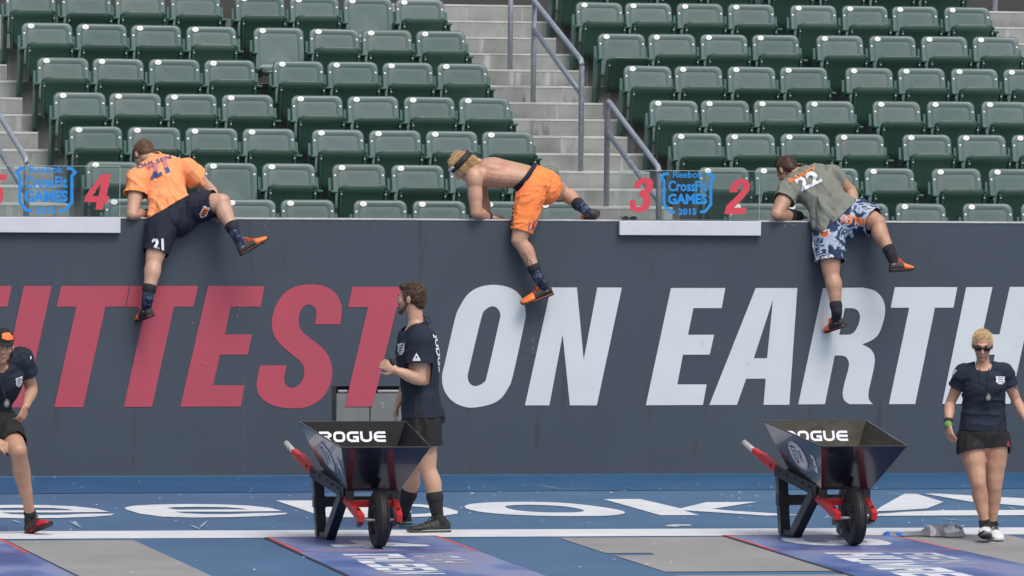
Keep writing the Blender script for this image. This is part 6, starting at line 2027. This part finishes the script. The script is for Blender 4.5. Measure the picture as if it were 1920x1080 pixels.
# ============ woman in navy tee and black shorts
def woman():
    Y0 = -6.62
    w = lambda x, y, d=0.0: PY(x, y, Y0 + d)
    J = dict(pelvis=w(1843, 812), hipR=w(1820, 823, -.02), hipL=w(1866, 823, .02), waist=w(1844, 768), chest=w(1845, 727, -.02), neck=w(1844, 689, -.015),
             shR=w(1806, 701, 0), shL=w(1883, 698, 0), elR=w(1781, 757, .06), wrR=w(1778, 797, -.10), elL=w(1906, 752, .04), wrL=w(1926, 790, -.06),
             knR=w(1834, 905, -.10), anR=w(1847, 984, -.06), knL=w(1864, 911, .04), anL=w(1859, 985, .12),
             head=w(1842, 648, -.045), face=V3(-.06, -.95, -.30), headup=V3(0, -.3, 1), front=V3(0, -1, 0))
    J['heR'] = w(1849, 1010, -.05); J['toR'] = w(1846, 1003, -.29)
    a = G(1858, 1010.5, .006); J['heL'] = a + V3(0, .02, .02); J['toL'] = a + V3(.045, -.235, 0)
    p = Person(J, 1.0, True, arm=.92, leg=1.03)
    root = person_root('person', G(1850, 1012), 'blonde woman in sunglasses, navy tee and black shorts walking forward')
    S = Solid()
    p.torso(S); p.head(S, .93)
    p.arm(S, 'R', dir=V3(.22, -.35, -1), palm=(.6, .4, 0), curl=.55, size=.92, thumb=-1)
    p.arm(S, 'L', dir=V3(.4, -.3, -1), palm=(-.6, .4, 0), curl=.5, size=.92)
    p.leg(S, 'L', back=V3(0, 1, 0)); p.leg(S, 'R', back=V3(0, 1, 0))
    body = p.body = S.build('body', sk_warm, root, .006, 4)
    t = tee(p, root, m_navy_tee, (.46, .46), (w(1844, 806), V3(0, 0, -1), .33), g=.011, wr=(.007, 9, V3(1, 0, .15)), sg=.006, neck_drop=.004, nrad=.075)
    s = shorts(p, root, m_black_sh, .30, .30, w(1844, 790), g=.011, grow=.008, wr=(.007, 11, V3(.3, 0, 1)))
    tuck_under(s, OUTER[t.name], .006)
    shield_print(t, 1875.5, 713, 18, 15, .05)
    for i, (x, y) in enumerate(((1786, 704), (1789, 700), (1792, 696))):
        cloth_print('sleeve_print', shape_tris([[(x - 2, y - 2), (x + 1.5, y - 3), (x + 2, y + 1.5), (x - 1.6, y + 2)], [(x - .7, y - .8), (x + .6, y - 1.2), (x + .7, y + .3), (x - .5, y + .5)]]), t, m_white_p)
    cloth_print('hem_emblem', shape_tris([[(1889.5, 826), (1892.5, 835), (1886.5, 836)]]), s, mat('print_red', (.45, .05, .06), .7))
    cloth_print('hem_emblem_base', shape_tris([[(1886.5, 837), (1892.5, 836), (1892.5, 838.5), (1886.5, 839.5)]]), s, m_white_p)
    # hair drawn back
    T, r, f, u = p.head_frame()
    k = .93
    S = Solid()
    E = lambda c, a, b, d: S.ell(T(*[q * k for q in c]), (r * a * k, f * b * k, u * d * k), 18)
    E((0, -.024, .040), .0775, .095, .080); E((0, -.05, .0), .074, .058, .062); E((0, -.115, .03), .034, .04, .04); E((0, .034, .084), .052, .034, .022)
    h = S.build('hair', h_blond, root, .0055, 2, relief=lambda pt: .0012 * noise.noise(Vector((pt.x * 150, pt.y * 30, pt.z * 30))))
    strands(h, 2200, .045, lambda c, nr: -f + u * .3, h_blond, w=.0011, seed=9, lift=.03)
    p.face_parts(root, .93, False, (.16, .10, .05))
    # sunglasses
    m_gl = mat('sunglass_lens', (.006, .006, .008), .12, (.012, .010, .012), scale=30)
    S = Solid()
    for q in (-1, 1):
        S.ell(T(q * .031, .088, .006), (r * .030, f * .010, u * .019))
    S.chain([T(-.010, .096, .012), T(0, .1, .014), T(.010, .096, .012)], [.004] * 3, n=6)
    S.chain([T(-.062, .076, .016), T(0, .103, .020), T(.062, .076, .016)], [.0045] * 3, n=6)
    for q in (-1, 1): S.chain([T(q * .060, .078, .013), T(q * .073, .03, .012), T(q * .075, -.01, .004)], [.0055, .005, .003], n=6)
    raw(S, 'sunglasses', m_gl, root)
    # lanyard, stopwatch, pen, wrist things
    m_cord = mat('cord_black', (.010, .010, .013), .7)
    S = Solid(); S.chain([w(1836, 690, -.10), w(1838, 712, -.15), w(1848, 738, -.17)], [.003] * 3, n=6); S.chain([w(1854, 690, -.10), w(1853, 715, -.15), w(1852, 738, -.17)], [.003] * 3, n=6)
    raw(S, 'lanyard', m_cord, root)
    S = Solid(); S.ell(w(1853, 745.5, -.175), (V3(.025, 0, 0), V3(0, .012, 0), V3(0, 0, .032)))
    sw = raw(S, 'stopwatch', mat('stopwatch_case', (.03, .03, .033), .4, (.04, .04, .043), scale=30), root)
    S = Solid(); S.ell(w(1853, 746.5, -.187), (V3(.017, 0, 0), V3(0, .003, 0), V3(0, 0, .018)))
    raw(S, 'stopwatch_face', mat('stopwatch_lcd', (.20, .21, .21), .3, (.24, .25, .25), scale=30), sw)
    S = Solid(); S.chain([w(1858.5, 729, -.175), w(1864, 763, -.16)], [.0055, .0045], n=8, sub=2)
    raw(S, 'pen', m_cord, root)
    d = (J['wrR'] - J['elR']).normalized()
    for nm, off, rad, m_ in (('wristwatch', .80, .034, m_cord), ('wristband', .93, .032, mat('green_band', (.10, .26, .05), .6, (.13, .3, .07), scale=30))):
        c = J['elR'].lerp(J['wrR'], off)
        S = Solid(); S.chain([c, c + d * .016], [(rad, rad * .86)] * 2, [V3(1, 0, 0)] * 2, n=14, sub=2)
        raw(S, nm, m_, root)
    shoe(root, J['anR'], J['heR'], J['toR'], dict(C_WHITE, sole=mat('shoe_black_tread', (.02, .02, .022), .7, (.2, .2, .21), scale=18, contrast=(.52, .56))), m_sock_k, (p, 'R', .05))
    shoe(root, J['anL'], J['heL'], J['toL'], C_WHITE, m_sock_k, (p, 'L', .05))
woman()

# ============ man in cap at the left edge
def capped_man():
    Y0 = -6.95
    w = lambda x, y, d=0.0: PY(x, y, Y0 + d)
    J = dict(pelvis=w(-20, 785, .10), hipL=w(2, 792, .05), hipR=w(-42, 792, .15), waist=w(-16, 750, .04), chest=w(-6, 712, -.04), neck=w(0, 680, -.10),
             shL=w(40, 673, -.02), shR=w(-48, 672, .02), elL=w(60, 729, .10), wrL=w(48, 762, -.08), elR=w(-62, 762, -.02), wrR=w(-14, 824, -.26),
             knL=w(34, 846, -.28), anL=w(57, 966, .02), knR=w(-75, 880, .20), anR=w(-140, 945, .50),
             head=w(5, 650, -.17), face=V3(.12, -.98, -.14), headup=V3(.05, -.15, 1), front=V3(.3, -1, 0))
    J['heL'] = w(52, 1002, .03); J['toL'] = w(96, 985, -.12)
    J['heR'] = w(-150, 965, .55); J['toR'] = w(-120, 990, .45)
    p = Person(J, 1.02, arm=1.1, leg=1.1)
    root = person_root('person', G(10, 1000), 'man in black cap and navy tee striding in at the left edge')
    S = Solid()
    p.torso(S); p.head(S)
    p.arm(S, 'L', dir=V3(-.32, -.25, -.9), palm=(-.7, .5, .1), curl=.8, thumb=1)
    p.arm(S, 'R', dir=V3(.85, -.35, -.45), palm=(-.1, .9, -.6), curl=.6, thumb=-1)
    p.leg(S, 'L', back=V3(-.3, 1, 0)); p.leg(S, 'R', back=V3(-.3, 1, 0))
    body = p.body = S.build('body', sk_tan, root, .006, 4)
    t = tee(p, root, m_navy_tee, (.52, .52), (w(-18, 808, .08), V3(0, .3, -1), .36), g=.016, wr=(.009, 8, V3(.5, 0, 1)), sg=.010)
    s = shorts(p, root, m_black_sh, .74, .74, w(-18, 756, .08), g=.014, grow=.012, wr=(.006, 9, V3(.2, 0, 1)), up=V3(0, -.15, 1))
    tuck_under(s, OUTER[t.name], .006)
    shield_print(t, 35.5, 716, 13, 18, -.25)
    cloth_print('sleeve_print', shape_tris([[(56, 668), (58, 668), (58.5, 673), (56.5, 674)]]), t, m_white_p)
    p.face_parts(root, 1.0, True, (.06, .04, .03))
    T, r, f, u = p.head_frame()
    # hair below the cap, then the cap
    S = Solid(); S.ell(T(0, -.04, .0), (r * .079, f * .066, u * .055), 16)
    S.build('hair', h_brown, root, .006, 2)
    m_cap_k = cloth('black_cap', (.010, .010, .012), (.018, .017, .018))
    S = Solid()
    S.ell(T(0, -.012, .052), (r * .086, f * .106, u * .086), 20)
    cp = S.build('cap', m_cap_k, root, .006, 2, cuts=[(T(0, 0, .048), -u + f * .05, .2)])
    bm = bmesh.new()
    rows = []
    for i in range(7):
        t_ = i / 6
        row = []
        for j in range(15):
            a = -1 + 2 * j / 14
            x = .078 * a * (1 - .12 * t_ * t_)
            base = .095 * math.sqrt(max(0, 1 - (a * .88) ** 2)) - .01
            y = base + .062 * t_ * (1 - .45 * a * a)
            z = .050 - .010 * t_ - .020 * a * a * (0.4 + .6 * t_)
            row.append((bm.verts.new(T(x, y, z)), bm.verts.new(T(x, y, z - .004))))
        rows.append(row)
    for i in range(6):
        for j in range(14):
            bm.faces.new((rows[i][j][0], rows[i][j + 1][0], rows[i + 1][j + 1][0], rows[i + 1][j][0]))
            bm.faces.new((rows[i][j + 1][1], rows[i][j][1], rows[i + 1][j][1], rows[i + 1][j + 1][1]))
    for j in range(14): bm.faces.new((rows[6][j][0], rows[6][j + 1][0], rows[6][j + 1][1], rows[6][j][1]))
    o = bm_obj('cap_brim', bm, m_cap_k, None, True); keep_world_any(o, cp)
    cloth_print('cap_emblem', shape_tris([[(4, 627), (8, 624.5), (18, 624), (20, 628), (24, 630), (24, 637), (14, 638), (4, 635)]]), cp, m_orange_p)
    # stopwatch on a cord, wristband
    m_cord = mat('cord_black', (.010, .010, .013), .7)
    S = Solid(); S.ell(w(12.5, 757, -.30), (V3(.026, 0, 0), V3(0, .012, 0), V3(0, 0, .036)))
    sw = raw(S, 'stopwatch', mat('stopwatch_case', (.03, .03, .033), .4), root)
    S = Solid(); S.ell(w(12.5, 757.5, -.312), (V3(.017, 0, 0), V3(0, .003, 0), V3(0, 0, .022)))
    raw(S, 'stopwatch_face', mat('stopwatch_lcd', (.20, .21, .21), .3), sw)
    S = Solid(); S.chain([w(-2, 690, -.16), w(4, 720, -.26), w(11, 748, -.30)], [.003] * 3, n=6)
    raw(S, 'lanyard', m_cord, root)
    d = (J['wrR'] - J['elR']).normalized()
    for nm, off, rad, m_ in (('wristband', .86, .036, mat('pale_green_band', (.28, .40, .22), .6, (.32, .44, .26), scale=30)), ('wristwatch', 1.02, .034, m_cord)):
        c = J['elR'].lerp(J['wrR'], off)
        S = Solid(); S.chain([c - d * .02, c + d * .012], [(rad, rad * .9)] * 2, [V3(1, 0, 0)] * 2, n=14, sub=2)
        raw(S, nm, m_, root)
    shoe(root, J['anL'], J['heL'], J['toL'], C_RED, m_sock_k, (p, 'L', .03))
    shoe(root, J['anR'], J['heR'], J['toR'], C_RED, m_sock_k, (p, 'R', .03))
capped_man()
